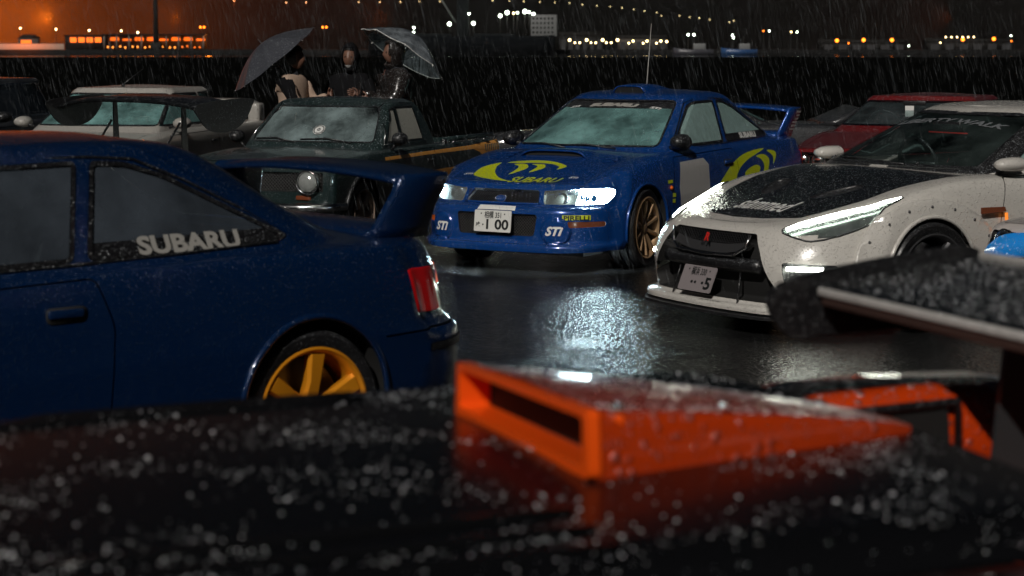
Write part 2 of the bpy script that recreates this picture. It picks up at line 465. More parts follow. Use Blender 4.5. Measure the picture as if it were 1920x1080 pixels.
def arch_poly(cx, cz, r, n=26, low=-.2):
    a0 = math.asin(max(-1, min(1, (low-cz)/r))) if abs(low-cz) < r else 0
    pts = [(cx+r*math.cos(t), cz+r*math.sin(t)) for t in np.linspace(-.15, math.pi+.15, n)]
    return pts+[(pts[-1][0], low), (pts[0][0], low)]
def arch_cut(car, bm, bvh, cx, cz, r, mat, lip=.012, depth=.30, lip_out=.0, w=.85):
    for sgn, pr in ((1, 'L'), (-1, 'R')):
        cut(bm, arch_poly(cx, cz, r), pr, lambda c: c.z < cz+r+.02).free()
        pts = []
        for t in np.linspace(-.25, math.pi+.25, 34):
            x, z = cx+r*math.cos(t), cz+r*math.sin(t)
            h = bvh.ray_cast(Vector((x, sgn*2, z)), Vector((0, -sgn, 0)))
            y = h[0].y if h[0] is not None else (pts[-1][1] if pts else sgn*w)
            pts.append((x, y+sgn*lip_out, z))
        obj('arch_lip', tube_bm(pts, lip, 8), mat, car)
        inner = [[(p[0], p[1]-sgn*.004, p[2]) for p in pts], [(p[0], p[1]-sgn*depth, p[2]) for p in pts]]
        wb = loft_bm(inner, closed=False, caps=False)
        cen = wb.verts.new((cx, sgn*(w-depth), cz)); wb.verts.ensure_lookup_table(); n = len(pts)
        for k in range(n-1): wb.faces.new((wb.verts[n+k], wb.verts[n+k+1], cen))
        obj('wheel_well', wb, WELL, car)
def spokes_bm(style, rr, face):
    """wheel face in the local xz plane, outer face at y=face"""
    bms = []
    if style == 'ten':
        for k in range(10):
            a = 2*math.pi*k/10
            c, s = math.cos(a), math.sin(a)
            pts = [(.045, face-.035), (rr*.55, face-.016), (rr*.93, face-.006)]
            wd = [.019, .0135, .017]
            rings = []
            for (r_, y_), w_ in zip(pts, wd):
                rings.append([(r_*c-w_*s, y_, r_*s+w_*c), (r_*c-w_*.55*s, y_+.012, r_*s+w_*.55*c), (r_*c+w_*.55*s, y_+.012, r_*s-w_*.55*c), (r_*c+w_*s, y_, r_*s-w_*c), (r_*c+w_*.8*s, y_-.03, r_*s-w_*.8*c), (r_*c-w_*.8*s, y_-.03, r_*s+w_*.8*c)])
            bms.append(loft_bm(rings))
    else:
        n = {'six': 6, 'five': 5}[style]
        for k in range(n):
            a = 2*math.pi*(k+.5)/n+math.pi/6
            c, s = math.cos(a), math.sin(a)
            rings = []
            for r_, y_, w_ in ((.05, face-.03, .036), (rr*.5, face-.012, .030), (rr*.95, face-.004, .040)):
                rings.append([(r_*c-w_*s, y_-.008, r_*s+w_*c), (r_*c-w_*.72*s, y_+.008, r_*s+w_*.72*c), (r_*c+w_*.72*s, y_+.008, r_*s-w_*.72*c), (r_*c+w_*s, y_-.008, r_*s-w_*c), (r_*c+w_*.8*s, y_-.04, r_*s-w_*.8*c), (r_*c-w_*.8*s, y_-.04, r_*s+w_*.8*c)])
            bms.append(loft_bm(rings))
    bms.append(lathe_bm([(0, face-.012), (.03, face-.014), (.055, face-.022), (.062, face-.05), (0, face-.05)], 24))
    return join_bm(bms)
WHEELS = {}
def wheel_set(style, R0, width, rr, mat):
    key = (style, R0, width, rr, mat.name)
    if key in WHEELS: return WHEELS[key]
    f = width/2
    ty = lathe_bm([(rr-.01, -f+.01), (rr+.01, -f), (R0*.93, -f-.004), (R0*.985, -f+.012), (R0, -f+.04), (R0-.006, -f+.055), (R0, -f+.06), (R0, -.012), (R0-.008, -.01), (R0-.008, .01), (R0, .012), (R0, f-.06), (R0-.006, f-.055), (R0, f-.04), (R0*.985, f-.012), (R0*.93, f+.004), (rr+.012, f), (rr-.01, f-.01)], 56)
    rim = lathe_bm([(rr+.006, f+.004), (rr-.004, f+.008), (rr-.016, f-.004), (rr-.026, f-.03), (rr-.03, -f*.4), (rr-.012, -f)], 56)
    rim = join_bm([rim, spokes_bm(style, rr-.012, f-.002)])
    disc = lathe_bm([(.05, 0), (rr*.78, 0), (rr*.78, -.024), (.05, -.024)], 32)
    back = lathe_bm([(0, -f*.55), (rr, -f*.55)], 24)
    out = []
    for b, m in ((ty, TYRE), (rim, mat), (disc, STEEL), (back, WELL)):
        me = bpy.data.meshes.new('wheel_piece'); b.to_mesh(me); b.free(); me.materials.append(m)
        me.polygons.foreach_set('use_smooth', [True]*len(me.polygons)); me.set_sharp_from_angle(angle=R(40)); out.append(me)
    WHEELS[key] = out
    return out
def add_wheel(car, x, y, z, style='ten', R0=.315, width=.215, rr=.232, mat=None, steer=0, spin=0, bare=False):
    ms = wheel_set(style, R0, width, rr, mat or BRONZE)
    w = link(bpy.data.objects.new('wheel', ms[0]), car)
    w.location = (x, y, z); w.rotation_euler = (0, spin, (0 if y > 0 else math.pi)+steer)
    link(bpy.data.objects.new('rim', ms[1]), w); link(bpy.data.objects.new('wheel_backing', ms[3]), w)
    if not bare: link(bpy.data.objects.new('brake_disc', ms[2]), w)
    return w
def window(car, bm, poly, proj, mat, name, cond=None, trim=.014, rad=.03, recess=.004, lower=None, tmat=None):
    """cut a pane with its rubber surround out of the cabin skin"""
    poly = round_poly(poly, rad, 4)
    t = cut(bm, poly, proj, cond)
    g = cut(t, offset_poly(poly, trim), proj)
    ban = None
    if lower: ban = cut(g, lower, proj)
    push(t, .003); o = obj(name+'_seal', t, tmat or RUB, car)
    push(g, -recess); gp = obj(name, g, mat, car)
    if ban is not None: push(ban, -recess); ban = obj('sun_strip', ban, RUB, gp)
    return gp
def panel(car, bm, poly, proj, mat, name, gap=.006, cond=None, parent=None, rad=.03):
    """cut a door/lid out of the body skin with a real recessed shut line round it"""
    poly = round_poly(poly, rad, 3) if rad else poly
    d = cut(bm, poly, proj, cond)
    s = cut(d, offset_poly(poly, gap), proj)
    push(d, -.007); obj('shut_line', d, GAP, car)
    return s
def interior(car, x0, x1, w, zf, zb, seats=1.0, wheel_y=-.36, dash=.93, sx=-1.15, seatmat=None, wz=0):
    bm = box_bm(x1, x0, -w, w, zf, zb, 0)
    bm.faces.ensure_lookup_table()
    bmesh.ops.delete(bm, geom=[f for f in bm.faces if f.normal.z > .9], context='FACES')
    bmesh.ops.reverse_faces(bm, faces=bm.faces[:])
    obj('cabin_tub', bm, CABIN_IN, car, False)
    d = prism_bm([(x0, dash-.25), (x0, dash-.06), (x0-.12, dash-.02), (x0-.34, dash), (x0-.42, dash-.05), (x0-.40, dash-.25)], -w+.02, w-.02, 'y', .015)
    obj('dashboard', d, CABIN_IN, car)
    st = bmesh.new(); n = 28
    ring = [(x0-.52+.05*math.sin(2*math.pi*k/n), wheel_y+.18*math.cos(2*math.pi*k/n), dash+wz+.17*math.sin(2*math.pi*k/n)) for k in range(n)]
    tube_bm(ring, .014, 8, True, st)
    c = Vector((x0-.50, wheel_y, dash+wz))
    for k in (0, n//2, 3*n//4): tube_bm([ring[k], c], .013, 6, False, st)
    obj('steering_wheel', st, BLK, car)
    if seats:
        for y in (-.36, .36):
            b = prism_bm(smooth_loop([(sx+.28, zf+.24*seats), (sx+.30, zf+.34*seats), (sx-.14, zf+.30*seats), (sx-.30, zf+.80*seats), (sx-.40, zf+.84*seats), (sx-.44, zf+.76*seats), (sx-.30, zf+.2*seats)], 5), y-.22, y+.22, 'y', .04)
            obj('seat', b, seatmat or SEAT, car)
            obj('headrest', box_bm(sx-.46, sx-.36, y-.12, y+.12, zf+.80*seats, zf+.80*seats+.15, .035, 3), seatmat or SEAT, car)
def plate(car, origin, u, v, top, bottom, parent=None, w=.33, h=.165, kana='', name='number_plate', mat=None):
    """Japanese style number plate with embossed characters"""
    o, u, v = Vector(origin), Vector(u).normalized(), Vector(v).normalized(); n = u.cross(v)
    pb = poly_bm(round_poly([(-w/2, -h/2), (w/2, -h/2), (w/2, h/2), (-w/2, h/2)], .012, 3))
    r = bmesh.ops.extrude_face_region(pb, geom=pb.faces[:])
    for g in r['geom']:
        if isinstance(g, bmesh.types.BMVert): g.co.z = .006
    for vt in pb.verts: vt.co = o+u*vt.co.x+v*vt.co.y+n*vt.co.z
    bmesh.ops.recalc_face_normals(pb, faces=pb.faces[:])
    p = obj(name, pb, mat or PLATE, car, False)
    L = []
    for s, sz, wd, x, y, b in ((top, .058, .15, 0, .047, .001), (bottom, .105, .20, .045, -.025, .003), (kana, .05, .04, -.125, -.03, .001)):
        if not s: continue
        t = text_shape(s, sz, b, 0, wd if len(s) > 1 else None)
        stick(t, o+u*x*w/.33+v*y*h/.165+n*.0075, u, v, None, 0); L.append(t)
    for sx in (-1, 1):
        t = poly_bm(circ(0, 0, .006, 10)); stick(t, o+u*sx*.105*w/.33+v*.055+n*.0075, u, v, None, 0); L.append(t)
    if kana:
        t = poly_bm(circ(0, 0, .007, 10)); stick(t, o-u*.085-v*.03+n*.0075, u, v, None, 0); L.append(t)
    kind(obj('plate_characters', join_bm(L), INK, p, False), 'stuff')
    return p
def letters(parent, body, origin, u, v, size, mat, bvh=None, width=None, shear=0, bold=.0, name='lettering', lift=.002, step=None):
    t = text_shape(body, size, bold, shear, width)
    stick(t, origin, u, v, bvh, lift, .4, step)
    return obj(name, t, mat, parent, False)
def hexmesh(parent, x, y0, y1, z0, z1, mat, cell=.022, r=.0022, lean=0, name='mesh_insert'):
    """diamond wire mesh in a plane of constant x"""
    bm = bmesh.new(); n = int((y1-y0+z1-z0)/cell)
    for s in (1, -1):
        for k in range(n+1):
            c = k*cell
            a = (y0+c, z0) if c <= y1-y0 else (y1, z0+c-(y1-y0))
            b = (y0, z0+c) if c <= z1-z0 else (y0+c-(z1-z0), z1)
            if s < 0: a, b = ((y0+y1)-a[0], a[1]), ((y0+y1)-b[0], b[1])
            if abs(a[0]-b[0]) < .004: continue
            tube_bm([(x-lean*(a[1]-z0), a[0], a[1]), (x-lean*(b[1]-z0), b[0], b[1])], r, 4, False, bm, False)
    o = obj(name, bm, mat, parent); o['kind'] = 'stuff'; return o
def wipers(car, base, tip_dir, n=2): pass

# ---------------------------------------------------------------- the blue rally coupe (used twice)
def coupe(name, label, loc, yaw, paint, rally, style, wmat, group=None, lift=0):
    car = thing(name, label, 'car', loc, yaw, group)
    Z = -.03
    F_ = dict(cw=.36, cd=.33, cwr=.30, cdr=.24)
    lev = [
        dict(z=[(.9, .175), (.45, .18), (.2, .17), (-2.6, .17), (-3.1, .20), (-3.5, .24)], w=[(.9, .80), (.3, .835), (-1, .835), (-2.6, .84), (-3.45, .78)], xf=.925, xr=-3.40, bf=.09, br=.08, **F_),
        dict(z=[(.9, .222), (.45, .225), (.2, .21), (-2.6, .21), (-3.1, .25), (-3.5, .28)], w=[(.9, .815), (.3, .85), (-1, .85), (-2.6, .855), (-3.45, .80)], xf=.925, xr=-3.43, bf=.09, br=.08, **F_),
        dict(z=[(.9, .246), (.3, .25), (-3, .27), (-3.5, .31)], w=[(.9, .80), (.3, .85), (-1, .845), (-2.6, .86), (-3.45, .81)], xf=.875, xr=-3.45, bf=.09, br=.08, **F_),
        dict(z=[(.9, .37), (.3, .37), (-3.5, .40)], w=[(.9, .805), (.3, .853), (-1, .848), (-2.6, .868), (-3.45, .82)], xf=.872, xr=-3.48, bf=.09, br=.09, **F_),
        dict(z=[(.9, .485), (.3, .485), (-3.5, .53)], w=[(.9, .80), (.3, .855), (-1, .852), (-2.6, .872), (-3.45, .82)], xf=.86, xr=-3.48, bf=.09, br=.09, **F_),
        dict(z=[(.9, .508), (.5, .51), (.3, .515), (-3.3, .56), (-3.5, .56)], w=[(.9, .785), (.3, .855), (-1, .853), (-2.6, .872), (-3.3, .83), (-3.45, .80)], xf=.835, xr=-3.46, bf=.09, br=.09, **F_),
        dict(z=[(.9, .519), (.5, .53), (.3, .56), (-3.3, .60), (-3.5, .60)], w=[(.9, .78), (.3, .852), (-1, .850), (-2.6, .868), (-3.3, .82), (-3.45, .79)], xf=.795, xr=-3.40, bf=.10, br=.07, **F_),
        dict(z=[(.9, .628), (.5, .65), (.2, .70), (-1, .75), (-2.6, .78), (-3.5, .80)], w=[(.9, .755), (.3, .825), (-1, .84), (-2.6, .845), (-3.3, .79), (-3.45, .76)], xf=.735, xr=-3.36, bf=.10, br=.07, **F_),
        dict(z=[(.9, .648), (.5, .69), (.2, .765), (-.4, .84), (-1.5, .872), (-2.6, .895), (-3.5, .89)], w=[(.9, .735), (.5, .765), (.2, .79), (-1, .81), (-2.6, .81), (-3.3, .745), (-3.45, .72)], xf=.71, xr=-3.32, bf=.11, br=.07, **F_),
        dict(z=[(.9, .655), (.5, .708), (.2, .788), (-.4, .872), (-1.5, .895), (-2.6, .915), (-3.5, .905)], w=[(.9, .69), (.5, .715), (.2, .735), (-1, .765), (-2.6, .75), (-3.3, .69), (-3.45, .66)], xf=.685, xr=-3.29, bf=.11, br=.07, **F_),
    ]
    bm = shell(lev, [2, 2, 5, 4, 2, 2, 5, 6, 3], [(.7, .660), (.5, .715), (.2, .805), (-.3, .898), (-1.5, .91), (-2.9, .935), (-3.4, .925)])
    bvh = BVHTree.FromBMesh(bm)
    cab = [
        dict(z=[(-.2, .845), (-.6, .865), (-1.6, .885), (-3, .915)], w=[(-.3, 0.728), (-.9, 0.775), (-1.6, 0.781), (-2.5, 0.749), (-3, 0.654)], xf=-.26, xr=-2.96, bf=.17, br=.08, cw=.14, cd=.16, cwr=.2, cdr=.25),
        dict(z=[(-.2, .895), (-3, .945)], w=[(-.3, 0.712), (-.9, 0.754), (-1.6, 0.760), (-2.5, 0.728), (-3, 0.633)], xf=-.36, xr=-2.90, bf=.17, br=.08, cw=.13, cd=.15, cwr=.2, cdr=.25),
        dict(z=[(-.2, 1.09)], w=[(-.6, 0.627), (-1.2, 0.674), (-1.6, 0.679), (-2.3, 0.648), (-2.7, 0.585)], xf=-.72, xr=-2.64, bf=.16, br=.08, cw=.11, cd=.13, cwr=.2, cdr=.24),
        dict(z=[(-.2, 1.23)], w=[(-.9, 0.577), (-1.2, 0.603), (-1.6, 0.614), (-2.1, 0.582), (-2.4, 0.541)], xf=-.99, xr=-2.43, bf=.15, br=.08, cw=.10, cd=.12, cwr=.2, cdr=.24),
        dict(z=[(-.9, 1.285), (-1.7, 1.295), (-2.4, 1.28)], w=[(-1, 0.538), (-1.2, 0.564), (-1.6, 0.574), (-2.1, 0.549), (-2.4, 0.517)], xf=-1.10, xr=-2.32, bf=.15, br=.08, cw=.10, cd=.12, cwr=.2, cdr=.24),
        dict(z=[(-1, 1.312), (-1.7, 1.325), (-2.4, 1.305)], w=[(-1, 0.500), (-1.2, 0.525), (-1.6, 0.536), (-2.1, 0.515), (-2.4, 0.474)], xf=-1.16, xr=-2.24, bf=.15, br=.08, cw=.10, cd=.12, cwr=.2, cdr=.22),
        dict(z=[(-1, 1.322), (-1.7, 1.34), (-2.4, 1.312)], w=[(-1, 0.453), (-1.2, 0.474), (-1.6, 0.484), (-2.1, 0.464), (-2.4, 0.433)], xf=-1.22, xr=-2.18, bf=.15, br=.08, cw=.10, cd=.12, cwr=.2, cdr=.22),
    ]
    cb = shell(cab, [2, 7, 6, 3, 3, 3], [(-1.2, 1.325), (-1.6, 1.362), (-1.9, 1.358), (-2.2, 1.318)], ns=64)
    cbvh = BVHTree.FromBMesh(cb)
    # open the body under the cabin
    cut(bm, [(-.62, .60), (-.62, -.60), (-2.7, -.58), (-2.7, .58)], 'T', lambda c: c.z > .7).free()
    interior(car, -.50, -2.6, .60, .30, .86, .95, -.36, .90, -1.35)
    # windows
    ws = [(-.655, .915), (.655, .915), (.50, 1.278), (-.50, 1.278)]
    strip = [(-1, 1.213), (1, 1.213), (1, 1.4), (-1, 1.4)] if rally else None
    wsg = window(car, cb, ws, 'F', FOG_TEAL, 'windscreen', lambda c: c.x > -1.4, .012, .05, lower=strip)
    window(car, cb, [(-.55, .95), (.55, .95), (.44, 1.27), (-.44, 1.27)], 'B', FOG_DARK, 'rear_window', None, .015, .05)
    for pr in 'LR':
        g1 = FOG_SIDE if rally else FOG_DARK
        window(car, cb, [(-.70, .912), (-1.20, 1.235), (-1.32, 1.268), (-1.66, 1.275), (-1.55, .925)], pr, g1, 'side_window', None, .016, .03)
        low = [(-1.3, .90), (-2.6, .90), (-2.6, 1.0), (-1.3, .985)]
        window(car, cb, [(-1.605, .927), (-1.715, 1.275), (-1.86, 1.265), (-2.02, 1.215), (-2.50, .965), (-2.46, .945)], pr, g1 if rally else FOG_DARK, 'quarter_window', None, .018, .03, lower=low)
    for sgn in (1, -1):
        h = lambda x, z: (lambda q: (x, q.y+sgn*.004, z))(cbvh.ray_cast(Vector((x, sgn*2, z)), Vector((0, -sgn, 0)))[0])
        obj('chrome_trim' if rally else 'belt_trim', tube_bm([h(x, z) for x, z in ((-.66, .905), (-1.1, .912), (-1.55, .919), (-2.0, .93), (-2.44, .942))], .006, 6), CHROME if rally else BLK, car)
        obj('drip_rail', tube_bm([h(x, z) for x, z in ((-.66, .91), (-.95, 1.09), (-1.2, 1.252), (-1.35, 1.282), (-1.7, 1.288), (-1.9, 1.274), (-2.1, 1.19), (-2.3, 1.085), (-2.50, .975))], .006, 6), CHROME if rally else BLK, car)
    obj('cabin', cb, paint, car)
    # wheel arches and wheels
    for cx in (0, -2.52): arch_cut(car, bm, bvh, cx, .315, .345, paint, .013, .34, .004, .86)
    for cx in (0, -2.52):
        for sgn in (1, -1):
            add_wheel(car, cx, sgn*.735, .315, style, .315 if rally else .322, .225, .240 if rally else .250, wmat, (.10 if (rally and cx == 0) else 0), rnd.random()*.5)
    # doors
    for pr in 'LR':
        dp = [(-.50, .27), (-.46, .60), (-.50, .845), (-1.60, .875), (-1.66, .70), (-1.62, .27)]
        d = panel(car, bm, dp, pr, paint, 'door', .006)
        sg = 1 if pr == 'L' else -1
        if rally:
            # livery on the door: pale number panel and the yellow crescents running onto the rear wing
            pn = cut(d, [(-.60, .30), (-.56, .60), (-.60, .80), (-1.02, .815), (-1.10, .76), (-1.12, .30)], pr)
            obj('number_panel', pn, GREYV, car)
        for poly in (CRES if rally else []):
            for src in (d, bm):
                s_ = cut(src, poly, pr)
                if len(s_.faces): obj('yellow_crescent', s_, YEL, car)
                else: s_.free()
        do = obj('door', d, paint, car)
        # handle: recessed cup and pull
        hy = bvh.ray_cast(Vector((-1.47, sg*2, .755)), Vector((0, -sg, 0)))[0].y
        obj('handle_cup', prism_bm(round_poly([(-1.39, .725), (-1.55, .725), (-1.55, .785), (-1.39, .785)], .025), hy-sg*.02, hy+sg*.004, 'y'), GAP, do)
        obj('handle', prism_bm(round_poly([(-1.395, .745), (-1.535, .745), (-1.535, .777), (-1.395, .777)], .012), hy-sg*.01, hy+sg*.014, 'y', .006), paint, do)
        # mirror
        my = sg*.775
        mb = loft_bm([[(-.60+dx*k, my+sg*(.02+dy*k), .965+dz*k) for dx, dy, dz in [(0, math.cos(t)*.085, math.sin(t)*.062) for t in np.linspace(0, 2*math.pi, 16, endpoint=False)]] for k in (1,)]+[])if False else None
        rings = []
        for x_, k in ((-.735, .92), (-.73, 1.0), (-.67, 1.0), (-.61, .85), (-.575, .45), (-.57, .1)):
            rings.append([(x_, my+sg*.015+.08*k*math.cos(t)*(1 if math.cos(t)*sg > 0 else .9), .955+.066*k*math.sin(t)) for t in np.linspace(0, 2*math.pi, 20, endpoint=False)])
        m_ = obj('door_mirror', loft_bm(rings), BLK if rally else paint, car)
        obj('mirror_stalk', tube_bm([(-.66, sg*.70, .90), (-.66, sg*.76, .925), (-.66, sg*.80, .94)], .022, 8), BLK, m_)
    # bonnet lid and boot lid shut lines
    hood = panel(car, bm, [(.60, -.615), (.665, -.35), (.69, 0), (.665, .35), (.60, .615), (-.36, .655), (-.30, .35), (-.28, 0), (-.30, -.35), (-.36, -.655)], 'T', paint, 'bonnet', .005, lambda c: c.z > .6, rad=.02)
    boot = panel(car, bm, [(-2.97, -.60), (-2.97, .60), (-3.345, .55), (-3.345, -.55)], 'T', paint, 'boot_lid', .006, lambda c: c.z > .8, rad=.02)
    obj('boot_lid', boot, paint, car)
    if rally:
        for poly in HOODCRES:
            s_ = cut(hood, poly, 'T')
            if len(s_.faces): obj('yellow_bonnet_mark', s_, YEL, car)
            else: s_.free()
    ho = obj('bonnet', hood, paint, car)
    # bonnet intake: raised lip with a dark mouth facing forward
    def zt(x, y): return bvh.ray_cast(Vector((x, y, 2)), Vector((0, 0, -1)))[0].z
    rings = []
    for x_, hgt in ((.00, .048), (-.03, .052), (-.08, .046), (-.15, .032), (-.22, .014), (-.27, -.004)):
        n = 22; ring = []
        for k in range(n+1):
            t = k/n; y = (t*2-1)*(.30-.03*(-x_)); e = 1-abs(t*2-1)**7
            ring.append((x_, y, zt(x_, y)-.004+hgt*e))
        rings.append(ring)
    sc = loft_bm(rings, closed=False, caps=False)
    obj('bonnet_scoop', sc, paint, ho)
    mouth = [[(-.012, y, zt(-.012, y)+.002) for y in np.linspace(-.275, .275, 16)], [(-.018, y, zt(-.018, y)+.044*(1-abs(y/.30)**7)) for y in np.linspace(-.275, .275, 16)]]
    obj('scoop_mouth', loft_bm(mouth, closed=False, caps=False), GAP, ho)
    lip = tube_bm([(.003, y, zt(.0, y)+.044*(1-abs(y/.30)**7)) for y in np.linspace(-.295, .295, 22)], .007, 6)
    obj('scoop_lip', lip, paint, ho)
    for k in range(5):
        tube = tube_bm([(-.025, -.2+.1*k, zt(-.025, 0)+.004), (-.02, -.2+.1*k, zt(-.02, 0)+.038)], .004, 5); obj('scoop_divider', tube, BLK, ho)
    for sgn in (1, -1):
        for k in range(3):
            x_ = .06-.075*k; y_ = sgn*.48
            v_ = loft_bm([[(x_+.018, y_+dy, zt(x_, y_+dy)+.001) for dy in np.linspace(-.11, .11, 8)], [(x_, y_+dy, zt(x_, y_+dy)+.012) for dy in np.linspace(-.11, .11, 8)], [(x_-.045, y_+dy, zt(x_-.045, y_+dy)+.002) for dy in np.linspace(-.11, .11, 8)]], closed=False, caps=False)
            obj('bonnet_louvre', v_, paint, ho)
    # front end: grille, lamps, bumper openings
    fr = lambda c: c.x > .25
    gr = cut(bm, round_poly([(-.335, .535), (.335, .535), (.345, .56), (.30, .634), (-.30, .634), (-.345, .56)], .015), 'F', fr)
    push(gr, -.05); g_ = obj('grille', gr, GAP, car)
    hexmesh(g_, .765, -.32, .32, .537, .628, MESHM, .020, .0024, .25, 'grille_mesh')
    for k in range(6): obj('grille_bar', tube_bm([(.715, .05+.032*k, .545), (.700, .05+.032*k, .612)], .006, 6), STEEL, g_)
    fr_t = tube_bm([(.795-.11*(y/.785)**2, y, .531) for y in np.linspace(-.33, .33, 14)], .010, 8); obj('grille_frame', fr_t, paint, g_)
    for s_ in (1, -1): obj('grille_frame', tube_bm([(.775, s_*.338, .531), (.735, s_*.32, .585), (.705, s_*.30, .628)], .012, 8), paint, g_)
    em = poly_bm(circ(0, 0, .048, 24, .027)); stick(em, (.79, 0, .567), (0, 1, 0), (-.3, 0, 1), None, 0)
    eb = obj('oval_badge', em, BLUE, g_, False)
    obj('badge_ring', tube_bm([(.792-.3*.027*math.sin(t), .048*math.cos(t), .567+.027*math.sin(t)) for t in np.linspace(0, 2*math.pi, 24, endpoint=False)], .0035, 6, True), CHROME, eb)
    for k, (yy, zz, r_) in enumerate(((.018, .606, .009), (-.018, .606, .005), (-.002, .612, .005), (-.012, .597, .005), (.004, .594, .005), (-.026, .599, .004))):
        st_ = poly_bm([(yy+(r_ if q % 2 == 0 else r_*.35)*math.cos(q*math.pi/4), zz+(r_ if q % 2 == 0 else r_*.35)*math.sin(q*math.pi/4)) for q in range(8)])
        for v_ in st_.verts: v_.co = Vector((.7935-.3*(v_.co.y-.602), v_.co.x, v_.co.y-.035))
        obj('badge_star', st_, CHROME, eb, False)
    for sgn in (1, -1):
        hp = [(sgn*.365, .530), (sgn*.765, .535), (sgn*.785, .59), (sgn*.775, .648), (sgn*.60, .646), (sgn*.345, .632)]
        lamp = cut(bm, round_poly(hp, .02), 'F', lambda c: c.x > .25 and c.y*sgn > 0)
        bowl = bmesh.new(); mp = {}
        lens_copy = lamp.copy()
        push(bowl, 0); bowl.free()
        inner = push(lens_copy, -.045)
        lo_ = .575 if sgn > 0 else .715
        lit = cut(inner, [(sgn*lo_, .45), (sgn*.9, .45), (sgn*.9, .75), (sgn*(lo_+.015), .75)], 'F')
        L0 = obj('headlight', rim_wall(lamp, .05), LENS, car)
        obj('reflector', inner, BOWL, L0)
        obj('lamp_cover', lit, LIT_WHITE if rally else BOWL, L0)
        bu = lathe_bm([(.0, -.02), (.02, -.02), (.055, .0), (.062, .02), (.05, .022), (.02, .0)], 20)
        bmesh.ops.rotate(bu, cent=(0, 0, 0), matrix=Matrix.Rotation(-math.pi/2, 3, 'Z'), verts=bu.verts[:])
        bmesh.ops.translate(bu, vec=(.665, sgn*.47, .582), verts=bu.verts[:])
        obj('projector_bowl', bu, CHROME, L0)
        # indicators and bumper corner details
        ind = cut(bm, round_poly([(sgn*.60, .362), (sgn*.79, .368), (sgn*.79, .408), (sgn*.59, .41)], .015), 'F', lambda c: c.x > .2 and c.y*sgn > 0)
        obj('indicator', push(ind, -.004), AMBER if sgn < 0 else AMBER_OLD, car)
        # fog lamp covers
        fc = [(sgn*.505+.112*math.cos(a), .338+.108*math.sin(a)) for a in np.linspace(0, 2*math.pi, 28, endpoint=False)]
        cov = cut(bm, fc, 'F', lambda c: c.x > .3 and c.y*sgn > 0)
        cv = push(cov, .014); xm = max(v.co.x for v in cv.verts)
        cvb = BVHTree.FromBMesh(cv)
        co = obj('fog_lamp_cover', rim_wall(cv, .03), paint, car)
        if rally: letters(co, 'STi', (.95, sgn*.505, .338), (0, 1, 0), (0, 0, 1), .09, WHT, cvb, .135, .35, .004, 'sti_lettering', .003, .03)
    lo = cut(bm, round_poly([(-.335, .292), (.335, .292), (.36, .458), (-.36, .458)], .03), 'F', fr)
    bk = push(lo.copy(), -.09); lw = obj('lower_intake', rim_wall(push(lo, -.09), -.09), GAP, car); bk.free()
    hexmesh(lw, .835, -.35, .35, .292, .458, MESHM, .024, .0022, 0, 'intake_mesh')
    pt = (.905, 0, .398)
    plate(car, pt, (0, 1, 0), (-.12, 0, 1), '相模 351' if rally else '相模 330', '1 00' if rally else '2 2', kana='ぬ' if rally else '')
    if rally:
        ws_ = obj('white_tape', stick(poly_bm([(-.17, -.022), (.17, -.022), (.16, .022), (-.16, .022)]), (.85, 0, .500), (0, 1, 0), (-.45, 0, 1), bvh, .007, .3, .04), WHT, car, False)
        yl = obj('yellow_sticker', stick(poly_bm([(-.105, -.017), (.105, -.017), (.105, .02), (-.105, .02)]), (.8, .665, .438), (-.42, 1, 0), (0, 0, 1), bvh, .003, .3, .03), YEL, car, False)
        letters(yl, 'PIRELLI', (.8, .667, .438), (-.42, 1, 0), (0, 0, 1), .045, INK, bvh, .19, 0, .0015, 'sticker_lettering', .005, .03)
        letters(car, 'SUBARU', (.565, .17, .9), (-.05, 1, 0), (-1, -.02, 0), .165, YEL, bvh, .44, .22, .004, 'bonnet_lettering', .003, .04)
        for y_, tx in ((-.50, 'S5'), (.46, 'S6')):
            letters(car, 'STi', (.47, y_, .9), (0, 1, 0), (-1, 0, 0), .05, WHT, bvh, .075, .2, .002, 'white_bonnet_decal', .003, .03)
        letters(car, 'Hella', (.62, .70, .578), (-.75, 1, 0), (0, 0, 1), .062, pbr('hella_blue_ink', (.02, .12, .30), .4), bvh, .16, 0, .005, 'lamp_lettering', .004, .03)
        # windscreen strip lettering
        letters(wsg, 'SUBARU', (-1.0, 0, 1.243), (0, 1, 0), (-.75, 0, .62), .066, LGREYV, cbvh, .46, .2, .006, 'strip_lettering', .003, .03)
        for y_ in (-.38, .385): letters(wsg, 'STi', (-1.0, y_, 1.24), (0, 1, 0), (-.75, 0, .62), .04, WHT, cbvh, .10, .3, .002, 'strip_lettering', .003, .03)
        # fender stickers
        for (x_, z_, w_, h_, m_, nm) in ((-.40, .655, .085, .026, YEL, 'yellow_wing_sticker'), (-.455, .545, .055, .032, YEL, 'yellow_wing_sticker'), (-.45, .50, .05, .03, YEL, 'yellow_wing_sticker')):
            obj(nm, stick(poly_bm([(-w_/2, -h_/2), (w_/2, -h_/2), (w_/2, h_/2), (-w_/2, h_/2)]), (x_, .9, z_), (-1, 0, 0), (0, 0, 1), bvh, .003, .3), m_, car, False)
        rp = loft_bm([[(-.41+rx*math.cos(t), .0, .605+rx*.8*math.sin(t)) for t in np.linspace(0, 2*math.pi, 14, endpoint=False)] for rx in (.026, .012)])
        for v_ in rp.verts:
            q = bvh.ray_cast(Vector((v_.co.x, 2, v_.co.z)), Vector((0, -1, 0)))[0]; v_.co.y = q.y+(.004 if abs(v_.co.x+.41) > .015 or abs(v_.co.z-.605) > .012 else .016)
        obj('side_repeater', rp, AMBER, car)
